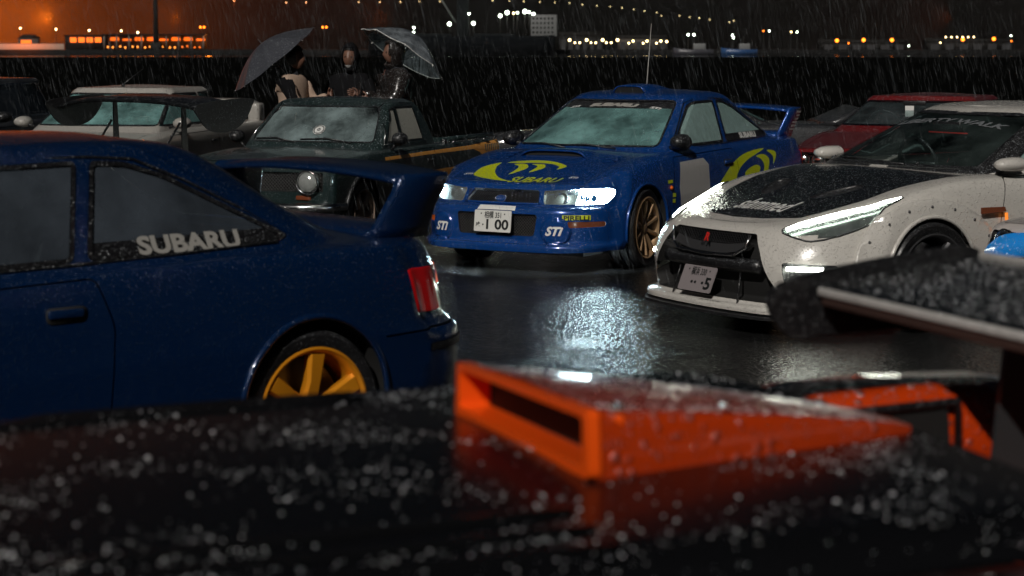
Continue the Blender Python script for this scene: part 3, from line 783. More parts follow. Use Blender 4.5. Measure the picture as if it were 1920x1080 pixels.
        for sgn in (1, -1): letters(car, 'SUBARU', (-2.07, sgn*.78, .966), (-sgn, 0, 0), (0, 0, 1), .062, WHT, cbvh, .36, .08, .003, 'window_lettering', .004, .04)
        # roof scoop
        rz = lambda x, y: cbvh.ray_cast(Vector((x, y, 2)), Vector((0, 0, -1)))[0].z
        rings = []
        for x_, hgt, hw in ((-1.27, .062, .145), (-1.30, .068, .15), (-1.42, .064, .15), (-1.60, .045, .145), (-1.78, .016, .13), (-1.86, -.004, .12)):
            rings.append([(x_, (k/16*2-1)*hw, rz(x_, (k/16*2-1)*hw)-.006+hgt*(1-abs(k/16*2-1)**6)) for k in range(17)])
        rs = obj('roof_scoop', loft_bm(rings, False, False), paint, car)
        mth = [[(-1.275, y, rz(-1.275, y)) for y in np.linspace(-.14, .14, 10)], [(-1.268, y, rz(-1.27, y)+.054*(1-abs(y/.15)**6)) for y in np.linspace(-.14, .14, 10)]]
        obj('scoop_mouth', push(loft_bm(mth, False, False), -.003), GAP, rs)
        obj('scoop_lip', tube_bm([(-1.262, y, rz(-1.27, y)+.056*(1-abs(y/.152)**6)) for y in np.linspace(-.15, .15, 18)], .006, 6), paint, rs)
        obj('aerial', tube_bm([(-1.62, -.02, 1.355), (-1.64, -.02, 1.50), (-1.72, -.03, 1.92)], [.007, .0045, .003], 6), LGREYV, car)
    else:
        for sgn in (1, -1): letters(car, 'SUBARU', (-2.045, sgn*.78, .968), (-sgn, 0, 0), (0, 0, 1), .085, LGREYV, cbvh, .45, .0, .0035, 'window_lettering', .004, .04)
    # wipers at the foot of the screen
    for y0, y1 in ((.35, -.18), (-.10, -.58)):
        q = lambda y, z: cbvh.ray_cast(Vector((1, y, z)), Vector((-1, 0, 0)))[0]
        pts = [q(y0, .90)+Vector((.012, 0, .004)), q((y0+y1)/2, .92)+Vector((.016, 0, .012)), q(y1, .915)+Vector((.012, 0, .006))]
        obj('wiper', tube_bm(pts, .007, 6), BLK, car)
    # rear lamps, bumper seam
    for sgn in (1, -1):
        rl = cut(bm, round_poly([(sgn*.50, .63), (sgn*.83, .62), (sgn*.83, .80), (sgn*.50, .79)], .02), 'B', lambda c: c.y*sgn > 0 and c.x < -3)
        rs_ = cut(bm, round_poly([(-3.05, .755), (-3.12, .785), (-3.6, .80), (-3.6, .625), (-3.12, .625)], .03), 'L' if sgn > 0 else 'R', lambda c: c.x < -3)
        t = join_bm([rl, rs_]); bmesh.ops.remove_doubles(t, verts=t.verts[:], dist=1e-4); t.normal_update()
        clear = cut(t, [(-3.2, .60), (-3.7, .60), (-3.7, .675), (-3.28, .675)], 'L' if sgn > 0 else 'R')
        top = cut(t, [(-3.22, .72), (-3.7, .72), (-3.7, .81), (-3.26, .81)], 'L' if sgn > 0 else 'R')
        o = obj('tail_light', rim_wall(push(t, .006), .03), REDLENS, car)
        if len(clear.faces): obj('reverse_lens', push(clear, .006), CLEARLENS, o)
        else: clear.free()
        if len(top.faces): obj('lit_lens', push(top, .006), REDLIT, o)
        else: top.free()
        pr = 'L' if sgn > 0 else 'R'
        seam = cut(bm, [(-2.86, .545), (-3.6, .565), (-3.6, .573), (-2.86, .553)], pr)
        if len(seam.faces): obj('bumper_seam', push(seam, -.008), GAP, car)
        else: seam.free()
        rub = cut(bm, [(-3.10, .465), (-3.40, .475), (-3.40, .505), (-3.10, .495)], pr)
        if len(rub.faces): obj('bumper_reflector', push(rub, .006), BLK, car)
        else: rub.free()
        sill = cut(bm, [(-.42, .365), (-2.1, .365), (-2.1, .371), (-.42, .371)], pr)
        pieces('sill_seam', push(sill, -.005), GAP, car)
    obj('body', bm, paint, car)
    obj('underbody', box_bm(-3.2, .6, -.62, .62, .13, .22), WELL, car, False)
    # rear wing: two swept uprights, a long arched blade and a lower foot
    zd = .925
    n = 26; rings = []
    for k in range(n+1):
        y = (k/n*2-1)*.655; a = 1-(abs(k/n*2-1))**2.4
        zc = 1.145+.030*a; xc = -3.20+.02*a
        prof_ = [(.13, -.014), (.137, .0), (.11, .013), (.03, .022), (-.08, .016), (-.135, .026), (-.14, .016), (-.08, -.004), (.04, -.012)]
        rings.append([(xc+px, y, zc+pz) for px, pz in prof_])
    b = obj('rear_wing', loft_bm(rings), paint, car)
    for sgn in (1, -1):
        rings = []
        for z_, x0, x1, y_ in ((zd-.02, -2.97, -3.285, .60), (zd+.03, -2.985, -3.285, .612), (zd+.11, -3.02, -3.30, .638), (1.10, -3.05, -3.325, .658), (1.155, -3.065, -3.342, .668), (1.172, -3.09, -3.335, .668)):
            rings.append([(x0, sgn*y_, z_), (x0-.03, sgn*(y_+.022), z_), ((x0+x1)/2, sgn*(y_+.028), z_), (x1+.02, sgn*(y_+.022), z_), (x1, sgn*y_, z_), (x1+.02, sgn*(y_-.022), z_), ((x0+x1)/2, sgn*(y_-.026), z_), (x0-.03, sgn*(y_-.022), z_)])
        up = obj('wing_upright', loft_bm(rings), paint, b)
        if rally:
            for k in range(6):
                obj('white_upright_mark', stick(poly_bm([(-.05, -.008), (.05, -.010), (.055, .008), (-.045, .010)]), (-3.20-.012*k, sgn*(.645+.008*k), .975+.031*k), (-sgn, 0, 0), (0, sgn*.22, 1), None, .006), WHT, up, False)
    rings = []
    for k in range(17):
        y = (k/16*2-1)*.61
        rings.append([(-2.99, y, zd-.02), (-3.02, y, zd+.012), (-3.12, y, zd+.03), (-3.24, y, zd+.034), (-3.28, y, zd+.02), (-3.28, y, zd-.02)])
    obj('wing_foot', loft_bm(rings), paint, b)
    if lift:
        for ch in car.children:
            if not ch.name.startswith('wheel') or ch.name.startswith('wheel_well'): ch.location.z = lift
    return car
CRES = [smooth_loop(q, 3) for q in (
    [(-1.28, .56), (-1.40, .66), (-1.60, .765), (-1.86, .825), (-2.20, .845), (-2.02, .80), (-1.86, .765), (-1.72, .715), (-1.63, .65), (-1.56, .56)],
    [(-1.78, .655), (-1.87, .69), (-2.0, .71), (-2.08, .69), (-2.06, .645), (-2.02, .607), (-1.88, .60), (-1.80, .612)],
    [(-2.02, .785), (-2.17, .795), (-2.27, .755), (-2.26, .69), (-2.19, .60), (-2.11, .61), (-2.165, .685), (-2.12, .75)],
    [(-2.25, .825), (-2.40, .815), (-2.43, .775), (-2.35, .70), (-2.36, .77)])]
_sh = lambda q: smooth_loop([(x-.05, y+.09) for x, y in q], 3)
HOODCRES = [_sh(q) for q in (
    [(.52, -.545), (.42, -.565), (.33, -.545), (.25, -.45), (.33, -.44), (.43, -.40), (.52, -.335), (.60, -.245), (.655, -.14), (.645, -.255), (.61, -.39), (.57, -.485)],
    [(.246, -.40), (.185, -.24), (.187, -.024), (.274, .158), (.324, .172), (.374, .131), (.314, .120), (.26, .02), (.242, -.139), (.258, -.257)],
    [(.288, -.31), (.277, -.217), (.322, -.159), (.387, -.141), (.514, -.226), (.406, -.219), (.332, -.241)],
    [(.279, -.149), (.269, -.057), (.304, -.011), (.369, .004), (.455, -.074), (.362, -.065), (.313, -.082)])]
# ---------------------------------------------------------------- the setting: wet car park, quay, harbour water, far shore, hills
def at(px, py, Y):
    """a point Y metres out on the bearing of a photo coordinate (1920 wide), used once to survey the far shore"""
    a = PITCH+math.atan((py-540)/3733.3)
    return Vector(((px-960)/3733.3*(Y*math.cos(PITCH)), Y, CAM_H-Y*math.tan(a)))
def asphalt_mat():
    m = bpy.data.materials.new('wet_asphalt'); n, l, b = nodes(m)
    tc = n.new('ShaderNodeTexCoord')
    def noise(sc, det, ro=.6):
        t = n.new('ShaderNodeTexNoise'); t.inputs['Scale'].default_value = sc; t.inputs['Detail'].default_value = det; t.inputs['Roughness'].default_value = ro
        l.new(tc.outputs['Object'], t.inputs['Vector']); return t
    big = noise(.55, 5); fine = noise(46, 3); v = n.new('ShaderNodeTexVoronoi'); v.inputs['Scale'].default_value = 36; l.new(tc.outputs['Object'], v.inputs['Vector'])
    cr = n.new('ShaderNodeMix'); cr.data_type = 'RGBA'; cr.inputs[6].default_value = (.005, .0055, .006, 1); cr.inputs[7].default_value = (.020, .020, .020, 1)
    l.new(fine.outputs[0], cr.inputs[0]); l.new(cr.outputs[2], b.inputs['Base Color'])
    # standing water in the hollows: smoother and flatter
    wet = n.new('ShaderNodeMapRange'); l.new(big.outputs[0], wet.inputs[0]); wet.inputs[1].default_value = .44; wet.inputs[2].default_value = .60; wet.inputs[3].default_value = .13; wet.inputs[4].default_value = .055
    l.new(wet.outputs[0], b.inputs['Roughness']); b.inputs['Specular IOR Level'].default_value = .6
    st = n.new('ShaderNodeMapRange'); l.new(big.outputs[0], st.inputs[0]); st.inputs[1].default_value = .44; st.inputs[2].default_value = .62; st.inputs[3].default_value = 1.0; st.inputs[4].default_value = .5
    h = n.new('ShaderNodeMath'); h.operation = 'ADD'; l.new(v.outputs['Distance'], h.inputs[0]); l.new(fine.outputs[0], h.inputs[1])
    bp = n.new('ShaderNodeBump'); bp.inputs['Distance'].default_value = .0075; l.new(st.outputs[0], bp.inputs['Strength']); l.new(h.outputs[0], bp.inputs['Height'])
    l.new(bp.outputs[0], b.inputs['Normal'])
    return m
def water_mat():
    m = bpy.data.materials.new('harbour_water'); n, l, b = nodes(m)
    b.inputs['Base Color'].default_value = (.002, .003, .004, 1); b.inputs['Roughness'].default_value = .08; b.inputs['IOR'].default_value = 1.33
    tc = n.new('ShaderNodeTexCoord'); t = n.new('ShaderNodeTexNoise'); t.inputs['Scale'].default_value = .9; t.inputs['Detail'].default_value = 4
    l.new(tc.outputs['Object'], t.inputs['Vector']); bp = n.new('ShaderNodeBump'); bp.inputs['Strength'].default_value = .06; bp.inputs['Distance'].default_value = .12
    l.new(t.outputs[0], bp.inputs['Height']); l.new(bp.outputs[0], b.inputs['Normal'])
    return m
CONC = pbr('dark_concrete', (.06, .06, .062), .5, vary=.4, vscale=2)
EDGE_Y = 34
kind(obj('car_park', ([(-80, -25, 0), (80, -25, 0), (80, EDGE_Y, 0), (-80, EDGE_Y, 0)], [(0, 1, 2, 3)]), asphalt_mat()), 'structure')
kind(obj('quay_edge', box_bm(-80, 80, EDGE_Y, EDGE_Y+.8, -3.2, .14, .02), CONC), 'structure')
kind(obj('open_ground', ([(-900, EDGE_Y+.8, -.05), (900, EDGE_Y+.8, -.05), (900, 400, -.05), (-900, 400, -.05)], [(0, 1, 2, 3)]), pbr('black_rough_ground', (.0025, .0027, .0025), .95, spec=0, vary=.5, vscale=.4)), 'structure')
kind(obj('water', ([(-1500, 400, -1.5), (1500, 400, -1.5), (1500, 905, -1.5), (-1500, 905, -1.5)], [(0, 1, 2, 3)]), water_mat()), 'structure')
FAR = 900
FARG = pbr('far_quay_paving', (.010, .010, .010), .9, spec=.05, vary=.4, vscale=.05)
kind(obj('far_quay', box_bm(-1500, 1500, FAR, 1500, -3, 1.0), FARG), 'structure')
# hills behind the harbour
HILL = pbr('night_hillside', (.004, .0045, .004), .95, spec=0, vary=.5, vscale=.01)
_r = np.random.RandomState(3)
nx_, ny_ = 90, 12
hv = []; ph = _r.rand(6)*6
for j in range(ny_):
    for i in range(nx_):
        x = -1500+3000*i/(nx_-1); t = j/(ny_-1); y = 1450+1100*t
        top = 120+34*math.sin(x*.0031+ph[0])+18*math.sin(x*.009+ph[1])+9*math.sin(x*.023+ph[2])-.018*x
        hv.append((x, y, .5+top*math.sin(t*math.pi/2)**1.1+_r.rand()*3*t))
hf = [(j*nx_+i, j*nx_+i+1, (j+1)*nx_+i+1, (j+1)*nx_+i) for j in range(ny_-1) for i in range(nx_-1)]
kind(obj('hills', (hv, hf), HILL), 'structure')

# ---- lamps
POLE = pbr('lamp_pole_steel', (.05, .05, .05), .5, .5)
def emis(name, col, s): return pbr(name, col, .5, emit=s, ecol=col)
L_WARM = emis('lamp_warm_white', (1, .74, .34), 11); L_COOL = emis('lamp_cool_white', (.84, 1, .78), 16); L_SOD = emis('lamp_sodium', (1, .20, .012), 7)
L_DIM = emis('hillside_window', (1, .78, .36), 5); L_RED = emis('lamp_red', (1, .08, .02), 14)
def ball(r, n=8):
    b = bmesh.new(); bmesh.ops.create_icosphere(b, subdivisions=2, radius=r); return b
_ms = {}
def head_mesh(mat, r):
    r *= .92
    k = (mat.name, r)
    if k not in _ms:
        me = bpy.data.meshes.new('lamp_head'); b = ball(r); b.to_mesh(me); b.free(); me.materials.append(mat); _ms[k] = me
    return _ms[k]
def pole_mesh(h):
    k = ('pole', round(h, 1))
    if k not in _ms:
        me = bpy.data.meshes.new('pole'); b = tube_bm([(0, 0, 0), (0, 0, h*.6), (0, 0, h)], [.16, .12, .09], 6); b.to_mesh(me); b.free(); me.materials.append(POLE); _ms[k] = me
    return _ms[k]
def lamp(px, py, mat, label, group, Y=FAR+25, r=.55, base=1.0, twin=0, name='harbour_lamp'):
    p = at(px, py, Y)
    t = thing(name, label, 'street lamp', (p.x, Y, base), 0, group)
    hgt = max(1.5, p.z-base)
    link(bpy.data.objects.new('pole', pole_mesh(hgt)), t)
    for dx in ((-twin, twin) if twin else (0,)):
        o = link(bpy.data.objects.new('lamp_head', head_mesh(mat, r)), t); o.location = (dx, 0, hgt)
        if twin: obj('lamp_arm', tube_bm([(0, 0, hgt-1.6), (dx*.6, 0, hgt-.6), (dx, 0, hgt)], .1, 5), POLE, t)
    return t
for i, (px, py) in enumerate(((39, 53), (106, 55), (168, 57), (228, 58), (259, 61))):
    lamp(px, py, L_WARM, ('leftmost', 'second from the left', 'third from the left', 'fourth from the left', 'fifth from the left')[i]+' of the small pale lamps over the orange-lit quay', 'pale lamps on the left quay', r=.45)
lamp(380, 51, L_SOD, 'twin-headed orange lamp right of the orange-lit shed', 'twin orange lamps', r=.5, twin=.85)
lamp(609, 51, L_SOD, 'twin-headed orange lamp above the black umbrella', 'twin orange lamps', r=.5, twin=.85)
yl = [(1068, 75), (1100, 75), (1130, 75), (1158, 75), (1187, 77), (1213, 77), (1239, 77), (1250, 78)]
for i, (px, py) in enumerate(yl):
    lamp(px, py, L_WARM, ['first', 'second', 'third', 'fourth', 'fifth', 'sixth', 'seventh', 'eighth'][i]+' yellow lamp of the row right of the ship, counted from the ship', 'row of yellow quay lamps', r=.62 if i < 4 else .5)
for i, (px, py) in enumerate(((1078, 80), (1087, 80), (1108, 80), (1117, 80), (1137, 80), (1146, 80), (1179, 81), (1206, 81), (1231, 81))):
    lamp(px, py, L_WARM, ('first', 'second', 'third', 'fourth', 'fifth', 'sixth', 'seventh', 'eighth', 'ninth')[i]+' from the left of the small low lamps under the yellow row', 'low lamps under the yellow row', r=.40, Y=FAR+12)
for i, (px, py) in enumerate(((1290, 65), (1301, 65))): lamp(px, py, L_COOL, ('left', 'right')[i]+' of two close white lamps beyond the rally car aerial', 'white pair beyond the aerial', r=.5)
for i, (px, py) in enumerate(((1373, 66), (1375, 71))): lamp(px, py, L_COOL, ('upper', 'lower')[i]+' of two white lamps stacked at the blue boat', 'white lamps at the blue boat', r=.42)
for i, (px, py, m_) in enumerate(((1431, 58, L_SOD), (1442, 58, L_COOL), (1483, 60, L_WARM), (1494, 60, L_COOL))):
    lamp(px, py, m_, ('orange lamp beside a white one', 'white lamp beside an orange one', 'warm lamp of the second small pair', 'white lamp of the second small pair')[i]+' over the dark right shore', 'small pairs over the right shore', r=.36)
for i, (px, py) in enumerate(((1569, 76), (1619, 75), (1672, 75), (1805, 74), (1863, 73))):
    lamp(px, py, L_SOD, ('first', 'second', 'third', 'fourth', 'fifth')[i]+' large orange lamp on the right shore, counted from the left', 'large orange lamps on the right shore', r=.85)
ORD = ['first', 'second', 'third', 'fourth', 'fifth', 'sixth', 'seventh', 'eighth', 'ninth']
for i in range(6): lamp(1773+10.5*i, 69.5, L_WARM, ORD[i]+' from the left in the tight row of small warm lamps', 'tight row of small warm lamps', r=.33)
for i, (px, py, m_) in enumerate(((1895, 67, L_COOL), (1896, 77, L_SOD), (1763, 80, L_WARM), (1591, 81, L_SOD), (1704, 86, L_COOL))):
    lamp(px, py, m_, ('white lamp high near the right edge', 'orange lamp under a white one near the right edge', 'warm low lamp left of the tight row', 'dim orange lamp between two large ones', 'pale lamp low by the sheds')[i], 'odd lamps on the right shore', r=.34)
# houses' lights on the dark hillside
hl = [(443, 2), (540, 5), (577, 5), (675, 4), (714, 4), (752, 4), (788, 3), (826, 3), (924, 2), (955, 2), (982, 3), (1012, 4), (1040, 5), (1067, 6), (1091, 9), (1118, 11), (1143, 13), (1165, 15), (1187, 18), (1207, 21), (1230, 24), (1238, 30), (1272, 30), (1291, 32), (1309, 34), (1328, 37), (1365, 42), (1373, 39)]
NUM = 'one two three four five six seven eight nine ten eleven twelve thirteen fourteen fifteen sixteen seventeen eighteen nineteen twenty twenty-one twenty-two twenty-three twenty-four twenty-five twenty-six twenty-seven twenty-eight'.split()
for i, (px, py) in enumerate(hl):
    p = at(px, py, 1520); d = 1520
    for Y in range(1460, 2500, 10):
        q = at(px, py, Y); x = q.x; t = (Y-1450)/1100
        top = 120+34*math.sin(x*.0031+ph[0])+18*math.sin(x*.009+ph[1])+9*math.sin(x*.023+ph[2])-.018*x
        if .5+top*math.sin(min(1, t)*math.pi/2)**1.1 > q.z-2.5: p = q; break
    t_ = thing('hillside_lamp', 'hillside street lamp number '+NUM[i]+' from the left among the dim yellow dots', 'street lamp', (p.x, p.y-8, p.z-4), 0, 'street lamps dotted along the hillside')
    link(bpy.data.objects.new('pole', pole_mesh(4)), t_); o = link(bpy.data.objects.new('lamp_head', head_mesh(L_DIM, .36)), t_); o.location = (0, 0, 4)
# sodium light that fills the wet air on the left
def plight(x, y, z, w, col, r=1.5):
    d = bpy.data.lights.new('sodium_lamp', 'POINT'); d.energy = w; d.color = col; d.shadow_soft_size = r
    o = bpy.data.objects.new('sodium_lamp', d); C.objects.link(o); o.location = (x, y, z); return o
# ---- left shore: orange-lit open shed, low block for the lit containers, chimney
LIT = emis('sodium_glow', (1, .17, .012), 1.3); LIT2 = emis('sodium_lit_wall', (1, .30, .04), 2.4)
DARKW = pbr('dark_cladding', (.016, .015, .014), .8, spec=.1)
def shed():
    a = at(200, 92, FAR+30); b_ = at(385, 92, FAR+30); w = b_.x-a.x
    t = thing('harbour_shed', 'open harbour shed on the left shore glowing orange under its roof', 'building', (a.x, FAR+30, 1.0))
    zt = at(200, 66, FAR+30).z-1
    rf = loft_bm([[(x, -6, zt+.5*math.sin(x*.9)*.3), (x, 6, zt+.5*math.sin(x*.9)*.3), (x, 6, zt+.5), (x, -6, zt+.5)] for x in np.linspace(-1, w+1, 20)]); obj('roof', rf, DARKW, t)
    obj('back_wall', box_bm(0, w, 5, 5.4, 0, zt), pbr('shed_wall', (.07, .06, .05), .8), t)
    for k in range(9):
        x = w*k/8; obj('column', box_bm(x-.35, x+.35, -5.5, -4.8, 0, zt), pbr('shed_column', (.14, .12, .10), .8), t)
    for k in range(8):
        x = w*(k+.5)/8; h_ = zt*(.86-.1*(k % 3 == 1))
        obj('lit_bay', prism_bm(round_poly([(x-w/16+.7, zt*.62), (x+w/16-.7, zt*.62), (x+w/16-.9, h_), (x-w/16+.9, h_)], .5), 4.6, 4.9, 'y'), LIT, t, False)
        for q in range(2): obj('floor_lamp', prism_bm(circ(x-1.2+q*2.3, .9+rnd.random()*.8, .42, 10), -5.6, -5.3, 'y'), LIT2 if k < 6 else LIT, t, False)
shed()
def warehouse():  # block that stands in for the row of orange-lit containers
    a = at(130, 92, FAR+34); b_ = at(192, 92, FAR+34); w = b_.x-a.x
    t = thing('container_stand_in', 'low block with four glowing panels standing for orange-lit containers left of the shed', 'building', (a.x, FAR+34, 1.0))
    zt = at(130, 67, FAR+34).z-1
    obj('wall', box_bm(-2, w+1, 0, 9, 0, zt), DARKW, t); obj('roof', box_bm(-2.5, w+1.5, -.6, 9.6, zt, zt+.35), DARKW, t)
    for k in range(4): obj('glow_panel', box_bm(w*(k+.12)/4, w*(k+.88)/4, -.12, -.05, zt*.52, zt*.88), LIT, t, False)  # glowing panels stand in for a row of orange-lit containers
    t2 = thing('site_cabin', 'small cabin lit orange at the far left of the shore', 'building', (at(35, 92, FAR+40).x, FAR+40, 1.0))
    obj('wall', box_bm(0, 9, 0, 5, 0, 5.4), pbr('shed_wall', (.07, .06, .05), .8), t2); obj('roof', loft_bm([[(-.4, -.4, 5.4), (9.4, -.4, 5.4), (9.4, 5.4, 5.4), (-.4, 5.4, 5.4)], [(2, 2, 7), (7, 2, 7), (7, 3, 7), (2, 3, 7)]]), DARKW, t2); obj('glow_panel', box_bm(1, 6, -.12, -.05, 2.8, 4.4), LIT, t2, False)
warehouse()
def chimney():
    p = at(293, 92, FAR+18)
    t = thing('chimney', 'tall dark chimney in front of the orange-lit shed', 'chimney', (p.x, FAR+18, 1.0))
    obj('base', box_bm(-2.4, 2.4, -2.4, 2.4, 0, 3.2, .3), DARKW, t); obj('shaft', tube_bm([(0, 0, 3), (0, 0, 16), (0, 0, 32)], [1.25, 1.05, .9], 14), DARKW, t)
chimney()
def lit_wall():
    a = at(-40, 92, FAR+6); b_ = at(120, 92, FAR+6)
    t = thing('quay_wall', 'long low wall brightly lit by sodium lamps at the left edge', 'wall', (a.x, FAR+6, 1.0))
    obj('wall', box_bm(0, b_.x-a.x, 0, .6, 0, 2.6, .05), pbr('pale_wall', (.30, .27, .22), .8), t); obj('coping', box_bm(-.1, b_.x-a.x+.1, -.1, .7, 2.6, 2.8, .03), CONC, t)
lit_wall()
# ---- the ship with its deck crane and floodlights
def ship():
    Y = FAR-22; a = at(700, 100, Y).x; b_ = at(1040, 100, Y).x; w = b_-a
    t = thing('cargo_ship', 'dark cargo ship with deck crane and bright floodlights moored across the water', 'ship', (a, Y, -1.5))
    zd = at(800, 68, Y).z+1.5
    st = []
    for x, hw_, dz in ((-2, .3, 1.5), (3, 4, 1.0), (10, 6.5, .4), (25, 7, 0), (w*.6, 7, 0), (w-6, 6.5, .2), (w, 5, .5)):
        st.append([(x, -hw_, zd+dz), (x, hw_, zd+dz), (x, hw_*.95, zd*.4), (x, hw_*.7, -.5), (x, -hw_*.7, -.5), (x, -hw_*.95, zd*.4)])
    obj('hull', loft_bm(st), pbr('ship_hull_black', (.003, .004, .005), .8, spec=.03), t)
    x0 = at(1036, 60, Y).x-a; x1 = at(1080, 60, Y).x-a; h1 = at(1036, 28, Y).z+1.5
    dh = obj('deckhouse', box_bm(x0-9.5, x1-9.5+1, -5, 5, zd, h1, .1), pbr('ship_white', (.14, .145, .145), .6), t)
    for r_ in range(4):
        for c_ in range(6): obj('cabin_window', box_bm(x0-8.9+c_*1.65, x0-8.0+c_*1.65, -5.06, -5.0, zd+1.2+r_*2.0, zd+2.1+r_*2.0), GAP, dh, False)
    cx = at(868, 60, Y).x-a
    cr = obj('deck_crane', box_bm(cx-2.6, cx+2.6, -2.6, 2.6, zd, zd+26, .3), pbr('crane_grey', (.010, .012, .013), .8, spec=.05), t)
    for s_ in (-1, 1):
        obj('crane_jib', tube_bm([(cx-3, s_*1.4, zd+6), (cx-12, s_*1.2, zd+20)], .35, 6), pbr('crane_rail', (.12, .13, .13), .5), cr)
        obj('hold_coaming', box_bm(cx+s_*14-9, cx+s_*14+9, -4.5, 4.5, zd, zd+1.1, .1), pbr('crane_grey', (.010, .012, .013), .8, spec=.05), t)
    for k in range(6):
        f_ = k/6; obj('jib_brace', tube_bm([(cx-3-9*f_, -1.3, zd+6+14*f_), (cx-4-9*f_, 1.3, zd+7+14*f_)], .14, 5), POLE, cr)
    for px, py, r_ in ((776, 62, .62), (777, 52, .42), (843, 45, .72), (888, 44, .68), (880, 26, .4), (938, 30, .66), (951, 24, .76), (963, 25, .42), (970, 24, .42), (984, 22, .80), (992, 23, .42), (1000, 27, .66), (1003, 55, .42), (1017, 57, .42), (1024, 59, .38), (1003, 65, .38), (1018, 66, .34), (1012, 55, .3)):
        q = at(px, py, Y); z = q.z+1.5
        m_ = obj('floodlight_mast', tube_bm([(q.x-a, -3, zd-.2), (q.x-a, -3, max(zd+.4, z))], .12, 5), POLE, t)
        o = link(bpy.data.objects.new('floodlight', head_mesh(L_COOL if px != 963 else L_WARM, r_*1.15)), m_); o.location = (q.x-a, -3.3, z)
ship()
def boat(px, label, col, L=16):
    p = at(px, 100, FAR-6); t = thing('moored_boat', label, 'boat', (p.x, FAR-6, -1.5))
    obj('hull', loft_bm([[(x, -h_, 2.6+d), (x, h_, 2.6+d), (x, h_*.8, 0), (x, -h_*.8, 0)] for x, h_, d in ((0, .2, .8), (3, 1.8, .3), (8, 2.3, 0), (L, 2, 0))]), pbr('boat_'+label[:4], col, .4), t)
    obj('wheelhouse', box_bm(L*.5, L*.8, -1.5, 1.5, 2.6, 5.2, .15), pbr('ship_white', (.14, .145, .145), .6), t); obj('mast', tube_bm([(L*.62, 0, 5), (L*.62, 0, 8.4)], .1, 5), POLE, t)
boat(1352, 'small blue-hulled boat moored right of the yellow lamps', (.02, .06, .16)); boat(1262, 'dark boat with pale wheelhouse moored beyond the rally car aerial', (.05, .05, .06), 18)
def sheds():
    for i, (x0, x1, zt, lb) in enumerate(((1050, 1130, 66, 'long dark warehouse behind the first yellow quay lamps'), (1160, 1250, 72, 'low pale warehouse behind the last yellow quay lamps'), (1540, 1700, 80, 'low dark shed under the first three large orange lamps'), (1740, 1900, 78, 'low dark shed under the tight row of warm lamps'))):
        a = at(x0, 92, FAR+45); b_ = at(x1, 92, FAR+45); t = thing('far_warehouse', lb, 'building', (a.x, FAR+45, 1.0), 0, 'warehouses on the far shore'); zz = at(x0, zt, FAR+45).z-1
        obj('wall', box_bm(0, b_.x-a.x, 0, 12, 0, zz), (pbr('shed_wall', (.07, .06, .05), .8) if i == 1 else DARKW), t); obj('roof', prism_bm([(-.5, zz), (12.5, zz), (6, zz+1.6)], -.4, b_.x-a.x+.4, 'x'), DARKW, t)
        for k in range(6): obj('roller_door', box_bm((b_.x-a.x)*(k+.2)/6, (b_.x-a.x)*(k+.8)/6, -.1, -.02, 0, zz*.7), pbr('roller_door_grey', (.02, .02, .022), .7), t, False)
sheds()
def flood(x, y, z, w, aim, cone=130):
    """unseen sodium spot added for the orange glow, turned away from the car park"""
    d = bpy.data.lights.new('sodium_glow_spot', 'SPOT'); d.energy = w; d.color = (1, .16, .006); d.spot_size = R(cone); d.spot_blend = .6; d.shadow_soft_size = 1
    o = bpy.data.objects.new('sodium_glow_spot', d); C.objects.link(o); o.location = (x, y, z); o.rotation_euler = Vector(aim).to_track_quat('-Z', 'Y').to_euler()
for x, y, z, w in ((-300, 965, 16, 2.2e8), (-265, 962, 16, 1.1e8), (-222, 962, 16, 2.4e7), (-160, 962, 16, 3.5e6), (-60, 960, 16, 9e5), (210, 960, 16, 5e5), (300, 960, 16, 5e5)): flood(x, y, z, w, (-.7, 1, .05), 105)  # unseen spots added for the orange glow over shore and hill
flood(at(40, 90, 900).x, FAR-6, 9, 2e4, (0, 1, -.5)); plight(-140, FAR+26, 7.5, 4e3, (1, .25, .02)); plight(-165, FAR+26, 7.5, 4e3, (1, .25, .02))
# ---- wet air over the harbour
hz = bmesh.new(); bmesh.ops.create_cube(hz, size=1, matrix=Matrix.Translation((0, 1290, 100)) @ Matrix.Diagonal((3200, 2680, 208, 1)))
HZ = bpy.data.materials.new('wet_air'); HZ.use_nodes = True; _hn = HZ.node_tree.nodes; _hn.remove(_hn['Principled BSDF'])
_pv = _hn.new('ShaderNodeVolumePrincipled'); _pv.inputs['Color'].default_value = (.9, .9, .92, 1); _pv.inputs['Density'].default_value = .00002; _pv.inputs['Anisotropy'].default_value = .2
HZ.node_tree.links.new(_pv.outputs[0], _hn['Material Output'].inputs['Volume'])
kind(obj('haze', hz, HZ, None, False), 'stuff')
